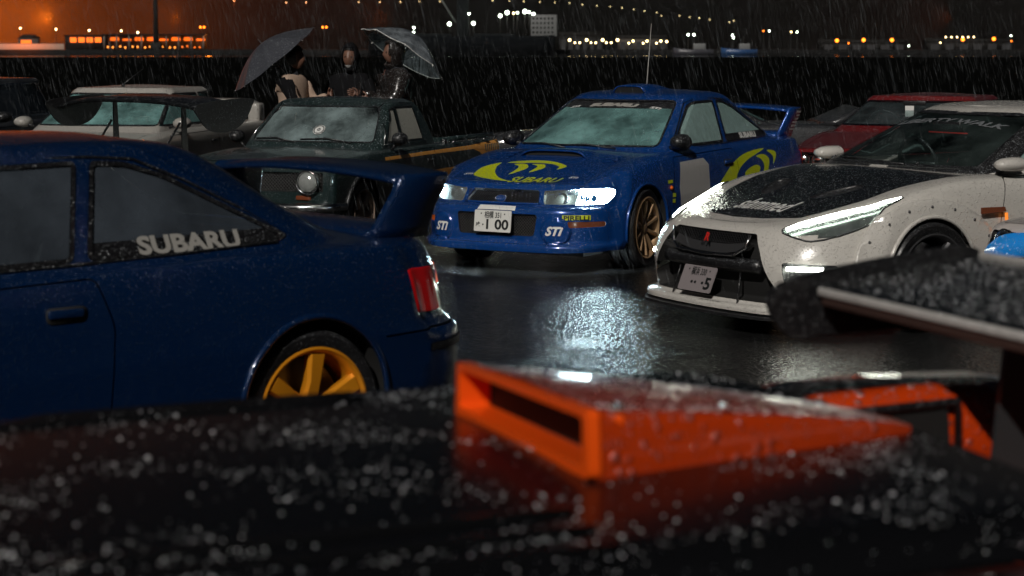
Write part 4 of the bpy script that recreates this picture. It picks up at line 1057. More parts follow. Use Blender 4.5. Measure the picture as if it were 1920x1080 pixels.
# ---------------------------------------------------------------- white wide-bodied sports car
WPAINT = pbr('white_car_paint', (.54, .52, .485), .24, 0, 1, (95, .5, .003), shine=0)
CARBON = pbr('wet_black_carbon', (.006, .007, .008), .22, 0, .8, (75, .9, .006))
DRL = pbr('lit_daytime_strip', (.95, 1, .9), .3, emit=26, ecol=(.95, 1, .86))
CLEAR = glass('clear_windscreen', foglo=.0, foghi=.12, fog=(.22, .30, .29), beads=(110, .25, .003), fscale=3)
GLOWGLASS = glass('rear_glass_amber_glow', foglo=.7, foghi=.97, fog=(.85, .55, .17), beads=(60, 1, .006), fscale=30)  # amber lamp glow on the drops is put into the glass colour
AMBERLIT = pbr('lit_amber_lens', (.8, .2, .03), .2, emit=.5, ecol=(1, .30, .04))
GUN = pbr('satin_gunmetal', (.10, .10, .105), .3, .7)
def gtr(name, label, loc, yaw):
    car = thing(name, label, 'car', loc, yaw)
    F_ = dict(cw=.42, cd=.40, cwr=.25, cdr=.25)
    lev = [
        dict(z=[(1, .135), (.3, .12), (-3.7, .14)], w=[(.95, .93), (.3, .96), (-1.4, .95), (-2.8, 1.0), (-3.7, .93)], xf=1.05, xr=-3.70, bf=.13, br=.1, **F_),
        dict(z=[(1, .165), (.3, .15), (-3.7, .20)], w=[(.95, .93), (.3, .97), (-1.4, .96), (-2.8, 1.01), (-3.7, .95)], xf=1.05, xr=-3.72, bf=.13, br=.1, **F_),
        dict(z=[(1, .185), (.3, .20), (-3.7, .26)], w=[(.95, .90), (.3, .94), (-1.4, .92), (-2.8, .99), (-3.7, .94)], xf=.985, xr=-3.75, bf=.13, br=.1, **F_),
        dict(z=[(1, .38), (.3, .38), (-3.7, .45)], w=[(.95, .905), (.3, .935), (-1.4, .90), (-2.8, .98), (-3.7, .95)], xf=1.01, xr=-3.78, bf=.13, br=.1, **F_),
        dict(z=[(1, .50), (.3, .54), (-3.7, .64)], w=[(.95, .89), (.3, .935), (-1.4, .91), (-2.8, .985), (-3.7, .93)], xf=.985, xr=-3.77, bf=.14, br=.1, **F_),
        dict(z=[(1, .58), (.5, .635), (0, .75), (-.6, .80), (-3.7, .84)], w=[(.95, .86), (.3, .915), (-1.4, .90), (-2.8, .96), (-3.7, .90)], xf=.94, xr=-3.72, bf=.15, br=.1, **F_),
        dict(z=[(1, .612), (.6, .685), (.3, .77), (0, .85), (-.5, .90), (-1.5, .90), (-2.8, .955), (-3.7, .96)], w=[(.95, .80), (.3, .855), (0, .87), (-1.4, .855), (-2.8, .90), (-3.7, .84)], xf=.89, xr=-3.68, bf=.15, br=.1, **F_),
        dict(z=[(1, .622), (.6, .70), (.3, .79), (0, .872), (-.5, .925), (-1.5, .925), (-2.8, .98), (-3.7, .975)], w=[(.95, .70), (.3, .76), (0, .78), (-1.4, .79), (-2.8, .82), (-3.7, .76)], xf=.85, xr=-3.64, bf=.15, br=.1, **F_),
    ]
    bm = shell(lev, [2, 2, 5, 5, 4, 4, 3], [(.9, .625), (.6, .72), (.2, .82), (-.35, .945), (-1.5, .95), (-3.2, 1.02), (-3.7, .99)], nf=16, ns=76)
    bvh = BVHTree.FromBMesh(bm)
    cab = [
        dict(z=[(-.3, .895), (-.8, .91), (-1.8, .92), (-3.2, .98)], w=[(-.3, .735), (-.9, .79), (-1.6, .79), (-2.5, .74), (-3.2, .58)], xf=-.28, xr=-3.15, bf=.16, br=.1, cw=.16, cd=.18, cwr=.3, cdr=.4),
        dict(z=[(-.3, .945), (-3.2, 1.01)], w=[(-.3, .72), (-.9, .77), (-1.6, .77), (-2.5, .71), (-3.2, .56)], xf=-.40, xr=-3.05, bf=.16, br=.1, cw=.15, cd=.17, cwr=.3, cdr=.4),
        dict(z=[(-.3, 1.12)], w=[(-.7, .65), (-1.2, .70), (-1.7, .70), (-2.3, .65), (-2.8, .53)], xf=-.78, xr=-2.74, bf=.15, br=.1, cw=.13, cd=.15, cwr=.3, cdr=.4),
        dict(z=[(-.3, 1.24)], w=[(-1, .60), (-1.3, .64), (-1.7, .64), (-2.2, .60), (-2.5, .50)], xf=-1.05, xr=-2.48, bf=.15, br=.1, cw=.12, cd=.14, cwr=.3, cdr=.4),
        dict(z=[(-1, 1.288), (-1.7, 1.30), (-2.4, 1.275)], w=[(-1.1, .575), (-1.4, .605), (-1.7, .605), (-2.2, .56), (-2.5, .47)], xf=-1.17, xr=-2.36, bf=.15, br=.1, cw=.12, cd=.14, cwr=.3, cdr=.36),
        dict(z=[(-1, 1.306), (-1.7, 1.32), (-2.4, 1.29)], w=[(-1.1, .54), (-1.4, .56), (-1.7, .56), (-2.2, .52), (-2.5, .44)], xf=-1.22, xr=-2.30, bf=.15, br=.1, cw=.12, cd=.14, cwr=.3, cdr=.36),
        dict(z=[(-1, 1.315), (-1.7, 1.335), (-2.4, 1.30)], w=[(-1.1, .49), (-1.4, .51), (-1.7, .51), (-2.2, .47), (-2.5, .4)], xf=-1.28, xr=-2.24, bf=.15, br=.1, cw=.12, cd=.14, cwr=.3, cdr=.36),
    ]
    cb = shell(cab, [2, 7, 6, 3, 3, 3], [(-1.2, 1.32), (-1.6, 1.355), (-1.9, 1.35), (-2.3, 1.31)], ns=60)
    cbvh = BVHTree.FromBMesh(cb)
    cut(bm, [(-.72, .66), (-.72, -.66), (-2.8, -.60), (-2.8, .60)], 'T', lambda c: c.z > .7).free()
    interior(car, -.58, -2.7, .66, .30, .90, .95, -.37, .93, -1.5, pbr('pale_grey_leather', (.22, .22, .215), .6))
    w = window(car, cb, [(-.70, .955), (.70, .955), (.545, 1.282), (-.545, 1.282)], 'F', CLEAR, 'windscreen', lambda c: c.x > -1.6, .014, .05)
    window(car, cb, [(-.50, 1.03), (.50, 1.03), (.46, 1.265), (-.46, 1.265)], 'B', GLOWGLASS, 'rear_window', None, .015, .05)
    for pr in 'LR':
        window(car, cb, [(-.78, .955), (-1.22, 1.225), (-1.40, 1.275), (-1.85, 1.278), (-2.2, 1.21), (-2.30, 1.12), (-2.0, .965)], pr, FOG_SIDE, 'side_window', None, .018, .05)
    letters(w, 'LIBERTY.WALK', (-1.02, 0, 1.237), (0, 1, 0), (-.8, 0, .5), .085, DGREYV, cbvh, 1.0, .25, .003, 'strip_lettering', .003, .04)
    pil = [cut(cb, [(-.5, .90), (-.80, .95), (-1.24, 1.228), (-1.24, 1.29), (-1.0, 1.29), (-.3, .95)], pr) for pr in 'LR']
    for q in pil: obj('black_pillar', q, BLK, car)
    obj('cabin', cb, WPAINT, car)
    obj('rear_view_mirror', box_bm(-1.02, -.99, -.13, .13, 1.165, 1.225, .012), BLK, car)
    obj('red_mirror_strip', box_bm(-1.02, -1.005, -.18, .18, 1.145, 1.155, .003), REDV, car)
    for sgn in (1, -1):
        obj('wiper', tube_bm([cbvh.ray_cast(Vector((2, sgn*.05+.25, .965)), Vector((-1, 0, 0)))[0]+Vector((.01, 0, .003)), cbvh.ray_cast(Vector((2, sgn*.4-.1, .975)), Vector((-1, 0, 0)))[0]+Vector((.012, 0, .008))], .008, 6), BLK, car)
    # arches, bolted flares, wheels
    for cx, rr in ((0, .365), (-2.78, .375)):
        for sgn, pr in ((1, 'L'), (-1, 'R')):
            fl = [(cx+.60*math.cos(t)*(1 if math.cos(t) < 0 else .98), .33+.47*math.sin(t)) for t in np.linspace(-.2, math.pi+.2, 26)]+[(cx-.56, .05), (cx+.56, .05)]
            f_ = cut(bm, fl, pr, lambda c: c.z < .83)
            cut(f_, arch_poly(cx, .335, rr), pr).free()
            push(f_, .028)
            fb = BVHTree.FromBMesh(f_)
            fo = obj('bolted_flare', rim_wall(f_, .045), WPAINT, car)
            for t in np.linspace(.25, math.pi-.25, 9):
                x_, z_ = cx+.555*math.cos(t), .33+.43*math.sin(t)
                h = fb.ray_cast(Vector((x_, sgn*2, z_)), Vector((0, -sgn, 0)))[0]
                if h is None: continue
                b_ = lathe_bm([(0, .006), (.008, .005), (.010, 0)], 10)
                bmesh.ops.scale(b_, vec=(1, sgn, 1), verts=b_.verts[:]); bmesh.ops.translate(b_, vec=h, verts=b_.verts[:]); bmesh.ops.recalc_face_normals(b_, faces=b_.faces[:])
                obj('flare_bolt', b_, GUN, fo)
            pts = []
            for t in np.linspace(-.2, math.pi+.2, 32):
                x_, z_ = cx+rr*math.cos(t), .335+rr*math.sin(t)
                h = fb.ray_cast(Vector((x_+.004*math.cos(t), sgn*2, z_+.004*math.sin(t))), Vector((0, -sgn, 0)))[0]
                pts.append((x_, h.y if h else (pts[-1][1] if pts else sgn*.97), z_))
            obj('arch_lip', tube_bm(pts, .014, 8), WPAINT, fo)
            inner = [[(p[0], p[1]-sgn*.004, p[2]) for p in pts], [(p[0], sgn*.58, p[2]) for p in pts]]
            wb = loft_bm(inner, False, False); cen = wb.verts.new((cx, sgn*.58, .335)); wb.verts.ensure_lookup_table(); n = len(pts)
            for k in range(n-1): wb.faces.new((wb.verts[n+k], wb.verts[n+k+1], cen))
            obj('wheel_well', wb, WELL, car)
            add_wheel(car, cx, sgn*.83, .335, 'five', .335, .27, .262, GUN, .0, rnd.random())
    # doors, fuel flap lines
    for sgn, pr in ((1, 'L'), (-1, 'R')):
        d = panel(car, bm, [(-.62, .24), (-.58, .60), (-.66, .915), (-1.85, .93), (-1.95, .62), (-1.90, .24)], pr, WPAINT, 'door', .006)
        do = obj('door', d, WPAINT, car)
        rings = []
        for x_, k in ((-.80, .95), (-.79, 1.0), (-.72, 1.0), (-.65, .85), (-.61, .5), (-.60, .1)):
            rings.append([(x_, sgn*.86+.070*k*math.cos(t), .99+.046*k*math.sin(t)) for t in np.linspace(0, 2*math.pi, 18, endpoint=False)])
        mo = obj('door_mirror', loft_bm(rings), WPAINT, do); obj('mirror_stalk', tube_bm([(-.72, sgn*.76, .94), (-.72, sgn*.84, .975)], .02, 8), BLK, mo)
        h = lambda x, z: bvh.ray_cast(Vector((x, sgn*2, z)), Vector((0, -sgn, 0)))[0]+Vector((0, sgn*.006, 0))
        obj('side_marker', stick(poly_bm(round_poly([(-.11, -.02), (.11, -.012), (.10, .018), (-.11, .02)], .008)), h(-.50, .72), (-sgn, 0, 0), (0, 0, 1), bvh, .034, .3), AMBER_OLD, car, False)
        obj('amber_strip', tube_bm([h(-.615, .70)+Vector((0, sgn*.02, 0)), h(-.62, .55)+Vector((0, sgn*.03, 0)), h(-.60, .42)+Vector((0, sgn*.03, 0))], .011, 6), AMBERLIT, car)
    # bonnet
    hood = panel(car, bm, [(.66, -.50), (.745, -.25), (.77, 0), (.745, .25), (.66, .50), (.30, .66), (-.42, .76), (-.36, .40), (-.33, 0), (-.36, -.40), (-.42, -.76), (.30, -.66)], 'T', CARBON, 'bonnet', .006, lambda c: c.z > .65, rad=.03)
    hv = []
    for sgn in (1, -1):
        v_ = cut(hood, smooth_loop([(.36, sgn*.22), (.28, sgn*.34), (.10, sgn*.42), (.06, sgn*.32), (.22, sgn*.22)], 4), 'T'); hv.append(v_)
    ho = obj('bonnet', hood, CARBON, car)
    for v_ in hv:
        push(v_, -.012); obj('bonnet_duct', rim_wall(v_, -.012), BLK, ho)
    letters(ho, 'slammed', (.54, .04, .9), (-.02, 1, 0), (-1, 0, 0), .27, WHT, bvh, .46, .0, .004, 'bonnet_lettering', .003, .04)
    # headlights on the wing tops
    for sgn in (1, -1):
        hp = smooth_loop([(.83, sgn*.545), (.80, sgn*.68), (.70, sgn*.775), (.50, sgn*.845), (.16, sgn*.858), (.36, sgn*.785), (.64, sgn*.645)], 4)
        la = cut(bm, hp, 'T', lambda c: c.z > .6)
        inn = push(la.copy(), -.03)
        lo = obj('headlight', rim_wall(la, .035), LENS, car)
        obj('reflector', inn, pbr('speckled_lamp_inside', (.10, .11, .10), .25, .8, vary=.9, vscale=60), lo)
        S_ = lambda x, y: bvh.ray_cast(Vector((x, y, 2)), Vector((0, 0, -1)))[0]+Vector((0, 0, .004))
        obj('running_light', tube_bm([S_(x, sgn*y) for x, y in ((.815, .57), (.74, .61), (.64, .652), (.50, .715), (.36, .79), (.26, .825), (.17, .852))], [.012, .015, .016, .015, .012, .009, .005], 8), DRL, lo)
        obj('lamp_rim', tube_bm([S_(x, y) for x, y in hp], .006, 6, True), BLK, lo)
        # corner duct with its lit bar
        du = cut(bm, round_poly([(sgn*.66, .31), (sgn*.86, .325), (sgn*.86, .435), (sgn*.64, .445)], .015), 'F', lambda c: c.y*sgn > 0 and c.x > .2)
        mx = [v.co.copy() for v in du.verts]
        dd = obj('corner_duct', rim_wall(push(du, -.03), -.03), BLK, car)
        F = lambda y, z: bvh.ray_cast(Vector((3, y, z)), Vector((-1, 0, 0)))[0]
        obj('corner_light', tube_bm([F(sgn*y, .41)+Vector((.0, 0, 0)) for y in (.67, .72, .77, .82)], .013, 8), DRL, dd)
    # mouth: grille mesh, satin bracket, crash bar, lower intake, plate
    mo = cut(bm, round_poly([(-.40, .597), (.40, .597), (.48, .50), (.615, .27), (.585, .193), (-.585, .193), (-.615, .27), (-.48, .50)], .02), 'F', lambda c: c.x > .4)
    m0 = obj('front_intake', rim_wall(push(mo, -.10), -.10), GAP, car)
    hexmesh(m0, .93, -.36, .36, .515, .588, pbr('grille_wire', (.07, .07, .075), .3, .8), .026, .003, .2, 'grille_mesh')
    nx = lambda y: 1.0-.14*(y/.89)**2
    br = tube_bm([(nx(-.38)-.03, -.385, .59), (nx(-.36)-.01, -.37, .515), (nx(-.26), -.28, .465), (nx(0)+.005, 0, .455), (nx(.26), .28, .465), (nx(.36)-.01, .37, .515), (nx(.38)-.03, .385, .59)], .010, 8)
    obj('grille_bracket', br, CHROME, m0)
    rings = [[(nx(y)-.02, y, .465+.04*abs(y/.36)**3), (nx(y)-.05, y, .518+.03*abs(y/.36)**3)] for y in np.linspace(-.36, .36, 14)]
    obj('bracket_panel', loft_bm(rings, False, False), GUN, m0)
    rings = [[(nx(y)-.03, y, .36), (nx(y)+.0, y, .385), (nx(y)+.002, y, .42), (nx(y)-.03, y, .445), (nx(y)-.09, y, .44), (nx(y)-.09, y, .36)] for y in np.linspace(-.47, .47, 16)]
    obj('crash_bar', loft_bm(rings), BLK, m0)
    letters(m0, 'GT', (nx(0)-.02, -.025, .553), (0, 1, 0), (-.3, 0, 1), .055, CHROME, None, .05, .2, .002, 'badge', .02)
    letters(m0, 'R', (nx(0)-.02, .03, .553), (0, 1, 0), (-.3, 0, 1), .07, REDV, None, None, .2, .003, 'badge', .021)
    plate(car, (1.015, -.04, .29), (.0, 1, 0), (-.42, 0, 1), '横浜 330', '·· ·5', mat=pbr('shaded_plate', (.22, .195, .20), .45))  # plate colour darkened to stand in for shade from its tilt
    for y in (-.30, .30): obj('splitter_rod', tube_bm([(nx(y)-.04, y, .38), (1.01-.05*abs(y), y*1.1, .17)], .006, 6), BLK, car)
    sp = prism_bm([(1.09-.13*(y/.9)**2-(.33*max(0, (abs(y)-.5)/.45)**2), y) for y in np.linspace(-.97, .97, 30)]+[(.55, .97), (.5, 0), (.55, -.97)], .102, .120, 'z')
    so = obj('splitter', sp, BLK, car, False)
    letters(car, 'JDM Style', (1.026, .10, .168), (-.05, 1, 0), (-1, 0, 0), .032, INK, None, .20, .1, .001, 'lip_lettering', .004)
    obj('body', bm, WPAINT, car)
    obj('underbody', box_bm(-3.4, .6, -.6, .6, .12, .2), WELL, car, False)
    return car

# ---------------------------------------------------------------- a generic older saloon / coupe with options
def saloon(name, label, loc, yaw, paint, nose=.72, tail=-3.45, wb=2.45, hw=.80, hood=(.74, .88), deck=.92, roof=1.33, ws=(-.35, -1.0), rw=(-2.15, -2.75), belt_z=.90, glassm=None, chrome=False, style='five', wmat=None, opts=(), cpaint=None, wt_=None, taper=0):
    car = thing(name, label, 'car', loc, yaw)
    gm = glassm or FOG_TEAL
    F_ = dict(cw=.14, cd=.10)
    hz = [(nose, hood[0]-.02), (nose-.3, hood[0]+.01), (ws[0], hood[1]-.03), (-1.4, belt_z-.02), (tail+.8, deck-.03), (tail, deck-.04)]
    lev = [
        dict(z=[(nose, .20), (0, .17), (tail, .24)], w=[(nose, hw-.06), (0, hw-.02), (-1.4, hw-.02), (tail, hw-.06)], xf=nose, xr=tail, bf=.04, br=.04, **F_),
        dict(z=[(nose, .38), (tail, .42)], w=[(nose, hw-.03), (0, hw), (-1.4, hw), (tail, hw-.03)], xf=nose+.05, xr=tail-.05, bf=.05, br=.05, **F_),
        dict(z=[(nose, .50), (tail, .55)], w=[(nose, hw-.03), (0, hw+.005), (-1.4, hw+.005), (tail, hw-.03)], xf=nose+.04, xr=tail-.05, bf=.05, br=.05, **F_),
        dict(z=[(nose, hood[0]-.06), (-.4, hood[0]), (tail, deck-.15)], w=[(nose, hw-.04), (0, hw), (-1.4, hw), (tail, hw-.04)], xf=nose, xr=tail, bf=.05, br=.05, **F_),
        dict(z=hz, w=[(nose, hw-.06), (0, hw-.03), (-1.4, hw-.03), (tail, hw-.07)], xf=nose-.02, xr=tail+.02, bf=.05, br=.05, **F_),
        dict(z=[(a, b+.02) for a, b in hz], w=[(nose, hw-.11), (0, hw-.08), (-1.4, hw-.08), (tail, hw-.12)], xf=nose-.05, xr=tail+.05, bf=.05, br=.05, **F_),
    ]
    bm = shell(lev, [4, 3, 5, 3, 2], [(a, b+.035) for a, b in hz], ns=60, ncap=8)
    bvh = BVHTree.FromBMesh(bm)
    wb_, wt = hw-.12, (wt_ or hw-.26)
    dz = roof-.06-belt_z
    def cl(t, zoff=0, w=None):
        xf = ws[0]+(ws[1]-ws[0])*t; xr = rw[1]+(rw[0]-rw[1])*t; ww = (wb_+(wt-wb_)*t) if w is None else w
        return dict(z=[(0, belt_z-.01+dz*t+zoff)], w=[(xf, ww-.03-taper), ((xf+xr)/2, ww), (xr, ww-.05)], xf=xf, xr=xr, bf=.08, br=.06, cw=.10, cd=.08)
    cab = [cl(-.1), cl(.05), cl(.5), cl(.88), dict(cl(1.0), w=[(ws[1]+.05, wt-.01-taper), ((ws[1]+rw[0])/2, wt-.01), (rw[0], wt-.01)]), dict(cl(1.04, -.005), w=[(ws[1]+.05, wt-.06-taper), ((ws[1]+rw[0])/2, wt-.06), (rw[0], wt-.06)], z=[(0, roof-.028)])]
    cb = shell(cab, [2, 5, 5, 3, 3], [(ws[1], roof-.025), ((ws[1]+rw[0])/2, roof), (rw[0], roof-.03)], ns=48, ncap=8, nf=10)
    cbvh = BVHTree.FromBMesh(cb)
    cut(bm, [(ws[0]-.2, wb_-.05), (ws[0]-.2, -wb_+.05), (rw[1]+.2, -wb_+.05), (rw[1]+.2, wb_-.05)], 'T', lambda c: c.z > .6).free()
    interior(car, ws[0]-.15, rw[1]+.12, wb_-.08, .3, belt_z-.03, (roof-.3)/1.12, -.34, belt_z, (ws[0]+rw[0])/2)
    tm = CHROME if chrome else RUB
    z0, z1 = belt_z+.035, belt_z+dz*.95
    window(car, cb, [(-wb_+.06, z0), (wb_-.06, z0), (wt-.03, z1), (-wt+.03, z1)], 'F', gm, 'windscreen', lambda c: c.x > (ws[1]+rw[0])/2, .014, .05, tmat=tm)
    window(car, cb, [(-wb_+.10, z0+.02), (wb_-.10, z0+.02), (wt-.05, z1-.01), (-wt+.05, z1-.01)], 'B', gm, 'rear_window', lambda c: c.x < (ws[1]+rw[0])/2, .014, .05, tmat=tm)
    fx = lambda t: ws[0]+(ws[1]-ws[0])*t-.16; rx = lambda t: rw[1]+(rw[0]-rw[1])*t+.20
    mid = (ws[1]+rw[0])/2-.12
    for pr in 'LR':
        window(car, cb, [(fx(.05), z0), (fx(.93), z1), (mid+.03, z1), (mid+.03, z0)], pr, gm, 'side_window', None, .016, .02, tmat=tm)
        window(car, cb, [(mid-.03, z0), (mid-.03, z1), (rx(.93), z1), (rx(.05), z0)], pr, gm, 'quarter_window', None, .016, .02, tmat=tm)
    obj('cabin', cb, cpaint or paint, car)
    for cx in (0, -wb): arch_cut(car, bm, bvh, cx, .30, .335, paint, .012, .30, .003, hw)
    for cx in (0, -wb):
        for sgn in (1, -1): add_wheel(car, cx, sgn*(hw-.11), .30, style, .30, .20, .215, wmat or GUN, 0, rnd.random())
    for sgn, pr in ((1, 'L'), (-1, 'R')):
        d = panel(car, bm, [(ws[0]-.12, .28), (ws[0]-.10, belt_z-.05), (mid+.02, belt_z-.035), (mid, .28)], pr, paint, 'door', .006)
        do = obj('door', d, paint, car)
        h = bvh.ray_cast(Vector((mid+.16, sgn*2, belt_z-.14)), Vector((0, -sgn, 0)))[0]
        obj('handle', box_bm(mid+.10, mid+.22, h.y-.008, h.y+sgn*.016 if sgn > 0 else h.y-.016, belt_z-.155, belt_z-.13, .004), CHROME if chrome else BLK, do)
        if 'nomirror' not in opts:
            rings = [[(ws[0]-.24-dx, sgn*(hw+.03)+.085*k*math.cos(t), belt_z+.065+.058*k*math.sin(t)) for t in np.linspace(0, 2*math.pi, 16, endpoint=False)] for dx, k in ((.10, .95), (.09, 1), (.03, 1), (-.03, .8), (-.055, .3))]
            mo = obj('door_mirror', loft_bm(rings), paint if 'bodymirror' in opts else BLK, do)
            obj('mirror_stalk', tube_bm([(ws[0]-.27, sgn*(hw-.10), belt_z+.02), (ws[0]-.27, sgn*hw, belt_z+.05)], .018, 6), BLK, mo)
    hd = panel(car, bm, [(nose-.09, -hw+.17), (nose-.055, 0), (nose-.09, hw-.17), (ws[0]+.06, hw-.16), (ws[0]+.09, 0), (ws[0]+.06, -hw+.16)], 'T', paint, 'bonnet', .006, lambda c: c.z > .6, rad=.02)
    ho = obj('bonnet', hd, paint, car)
    bo = panel(car, bm, [(rw[1]-.07, -hw+.2), (rw[1]-.07, hw-.2), (tail+.1, hw-.2), (tail+.1, -hw+.2)], 'T', paint, 'boot_lid', .006, lambda c: c.z > .6, rad=.02)
    obj('boot_lid', bo, paint, car)
    zl, zh = hood[0]-.14, hood[0]-.03
    gr = cut(bm, round_poly([(-hw+.12, zl-.02), (hw-.12, zl-.02), (hw-.12, zh), (-hw+.12, zh)], .02), 'F', lambda c: c.x > nose-.4)
    g_ = obj('grille', rim_wall(push(gr, -.04), -.04), GAP, car)
    if 'chromegrille' in opts:
        zc = (zl-.02+zh)/2; X = nose+.005
        fr = [(X, -hw+.12, zl-.02), (X, hw-.12, zl-.02), (X, hw-.12, zh), (X, -hw+.12, zh)]
        obj('grille_surround', tube_bm(fr, .010, 6, True), CHROME, g_)
        obj('grille_surround', tube_bm([(X, y_, z_) for y_, z_ in ((-hw+.15, zl+.005), (hw-.15, zl+.005), (hw-.15, zh-.025), (-hw+.15, zh-.025))], .006, 6, True), CHROME, g_)
        for k in range(12): obj('grille_bar', box_bm(X-.03, X-.01, -.33+.06*k-.004, -.33+.06*k+.004, zl, zh-.02), GUN, g_)
    for sgn in (1, -1):
        for yy in ((hw-.24, hw-.40) if 'quad' in opts else (hw-.27,)):
            r_ = .065 if 'quad' in opts else .075
            lm = lathe_bm([(0, .03), (r_*.6, .022), (r_, .0), (r_, -.02)], 24); bmesh.ops.rotate(lm, cent=(0, 0, 0), matrix=Matrix.Rotation(-math.pi/2, 3, 'Z'), verts=lm.verts[:])
            bmesh.ops.translate(lm, vec=(nose-.02, sgn*yy, (zl-.02+zh)/2), verts=lm.verts[:])
            lo = obj('headlight', lm, BOWL, car)
            obj('lamp_ring', tube_bm([(nose-.015, sgn*yy+r_*math.cos(t), (zl-.02+zh)/2+r_*math.sin(t)) for t in np.linspace(0, 2*math.pi, 24, endpoint=False)], .007, 6, True), CHROME, lo)
        tl = cut(bm, round_poly([(sgn*.38, deck-.22), (sgn*(hw-.08), deck-.22), (sgn*(hw-.08), deck-.10), (sgn*.38, deck-.10)], .015), 'B', lambda c: c.y*sgn > 0 and c.x < tail+.4)
        obj('tail_light', push(tl, .006), REDLENS, car)
    for x_, s_ in ((nose, 1), (tail, -1)):
        bp = tube_bm([(x_-s_*.25, -hw-.01, .45), (x_+s_*.03, -hw+.05, .45), (x_+s_*.085, -hw+.25, .45), (x_+s_*.10, 0, .45), (x_+s_*.085, hw-.25, .45), (x_+s_*.03, hw-.05, .45), (x_-s_*.25, hw+.01, .45)], .045, 8)
        obj('bumper', bp, CHROME if chrome else BLK, car)
    obj('body', bm, paint, car)
    obj('underbody', box_bm(tail+.3, nose-.2, -hw+.2, hw-.2, .14, .2), WELL, car, False)
    car['_n'] = 0; del car['_n']
    return car, bvh, cbvh

# ---------------------------------------------------------------- the little pick-up with the orange side stripe
GREEN = pbr('black_green_truck_paint', (.010, .022, .022), .28, 0, 1, (75, .8, .004), shine=1)
ORANGEV = pbr('orange_stripe_vinyl', (.95, .42, .08), .4, 0, .5, (85, .4, .003))
FOG_TRUCK = glass('wiped_truck_windscreen', foglo=.03, foghi=.9, fog=(.26, .34, .35), beads=(110, .35, .003), fscale=1.7)
FOG_DOOR = glass('beaded_door_glass', foglo=.88, foghi=.98, fog=(.48, .48, .43), beads=(60, 1, .006), fscale=40)
def pickup(name, label, loc, yaw):
    car = thing(name, label, 'pickup truck', loc, yaw)
    hw, nose, tail, wb = .79, .62, -3.22, 2.55
    F_ = dict(cw=.10, cd=.08, bf=.03, br=.01)
    hz = [(nose, .72), (.2, .755), (-.45, .79), (-1.8, .80), (tail, .79)]
    lev = [dict(z=[(nose, .24), (tail, .26)], w=[(0, hw-.05)], xf=nose-.06, xr=tail+.03, **F_), dict(z=[(nose, .40), (tail, .42)], w=[(0, hw-.01)], xf=nose, xr=tail, **F_),
           dict(z=[(nose, .56), (tail, .58)], w=[(0, hw)], xf=nose+.01, xr=tail, **F_), dict(z=[(nose, .685), (-.4, .72), (tail, .73)], w=[(0, hw-.005)], xf=nose, xr=tail, **F_),
           dict(z=hz, w=[(0, hw-.03)], xf=nose-.02, xr=tail+.01, **F_), dict(z=[(a, b+.014) for a, b in hz], w=[(0, hw-.075)], xf=nose-.06, xr=tail+.04, **F_)]
    bm = shell(lev, [4, 4, 4, 4, 2], [(nose, .745), (.2, .80), (-.4, .835), (-1.8, .82), (tail, .81)], ns=64, ncap=8)
    bvh = BVHTree.FromBMesh(bm)
    def cl(z, xf, xr, w, **k): return dict(z=[(0, z)], w=[(0, w)], xf=xf, xr=xr, bf=.07, br=.02, cw=.09, cd=.07, **k)
    cab = [cl(.79, -.42, -1.80, .70), cl(.84, -.47, -1.79, .69), cl(1.02, -.68, -1.72, .645), cl(1.17, -.86, -1.60, .60), cl(1.215, -.93, -1.53, .575), cl(1.24, -.99, -1.47, .53)]
    cb = shell(cab, [2, 5, 5, 3, 3], [(-.95, 1.245), (-1.2, 1.265), (-1.5, 1.245)], ns=36, ncap=8, nf=12); cbvh = BVHTree.FromBMesh(cb)
    cut(bm, [(-.60, .62), (-.60, -.62), (-1.7, -.62), (-1.7, .62)], 'T', lambda c: c.z > .6).free()
    interior(car, -.55, -1.68, .62, .28, .78, .88, -.33, .82, -1.25)
    # load bed
    cut(bm, [(-1.86, .64), (-1.86, -.64), (tail+.09, -.64), (tail+.09, .64)], 'T', lambda c: c.z > .6).free()
    bed = box_bm(tail+.085, -1.855, -.645, .645, .42, .80); bmesh.ops.delete(bed, geom=[f for f in bed.faces if f.normal.z > .9], context='FACES'); bmesh.ops.reverse_faces(bed, faces=bed.faces[:])
    obj('load_bed', bed, GREEN, car, False)
    for sgn in (1, -1):
        obj('bed_rail', tube_bm([(-1.90, sgn*.70, .838), (-2.5, sgn*.70, .84), (tail+.06, sgn*.70, .84)], .024, 8), GREEN, car)
        for k in range(5): obj('rope_hook', tube_bm([(-2.0-.26*k, sgn*.75, .80), (-2.0-.26*k, sgn*.775, .815), (-2.06-.26*k, sgn*.775, .835)], .008, 6), CHROME, car)
        obj('bed_corner_cap', box_bm(-1.93, -1.84, sgn*.735-.02, sgn*.735+.02, .79, .845, .006), CHROME, car)
    w = window(car, cb, [(-.625, .862), (.625, .862), (.525, 1.185), (-.525, 1.185)], 'F', FOG_TRUCK, 'windscreen', lambda c: c.x > -1.15, .012, .05)
    window(car, cb, [(-.50, .90), (.50, .90), (.46, 1.16), (-.46, 1.16)], 'B', FOG_DARK, 'rear_window', lambda c: c.x < -1.2, .014, .05)
    for pr in 'LR':
        window(car, cb, [(-.70, .862), (-.93, 1.155), (-1.01, 1.18), (-1.00, .862)], pr, FOG_DOOR, 'vent_window', None, .012, .01)
        window(car, cb, [(-1.03, .862), (-1.04, 1.18), (-1.42, 1.18), (-1.50, .862)], pr, FOG_DOOR, 'side_window', None, .012, .02, tmat=None)
    obj('cabin', cb, GREEN, car)
    st = stick(poly_bm(circ(0, 0, .058, 20)), (-.6, .04, .985), (0, 1, 0), (-.55, 0, 1), cbvh, .004, .6, .05); so = obj('round_screen_sticker', st, WHT, w, False)
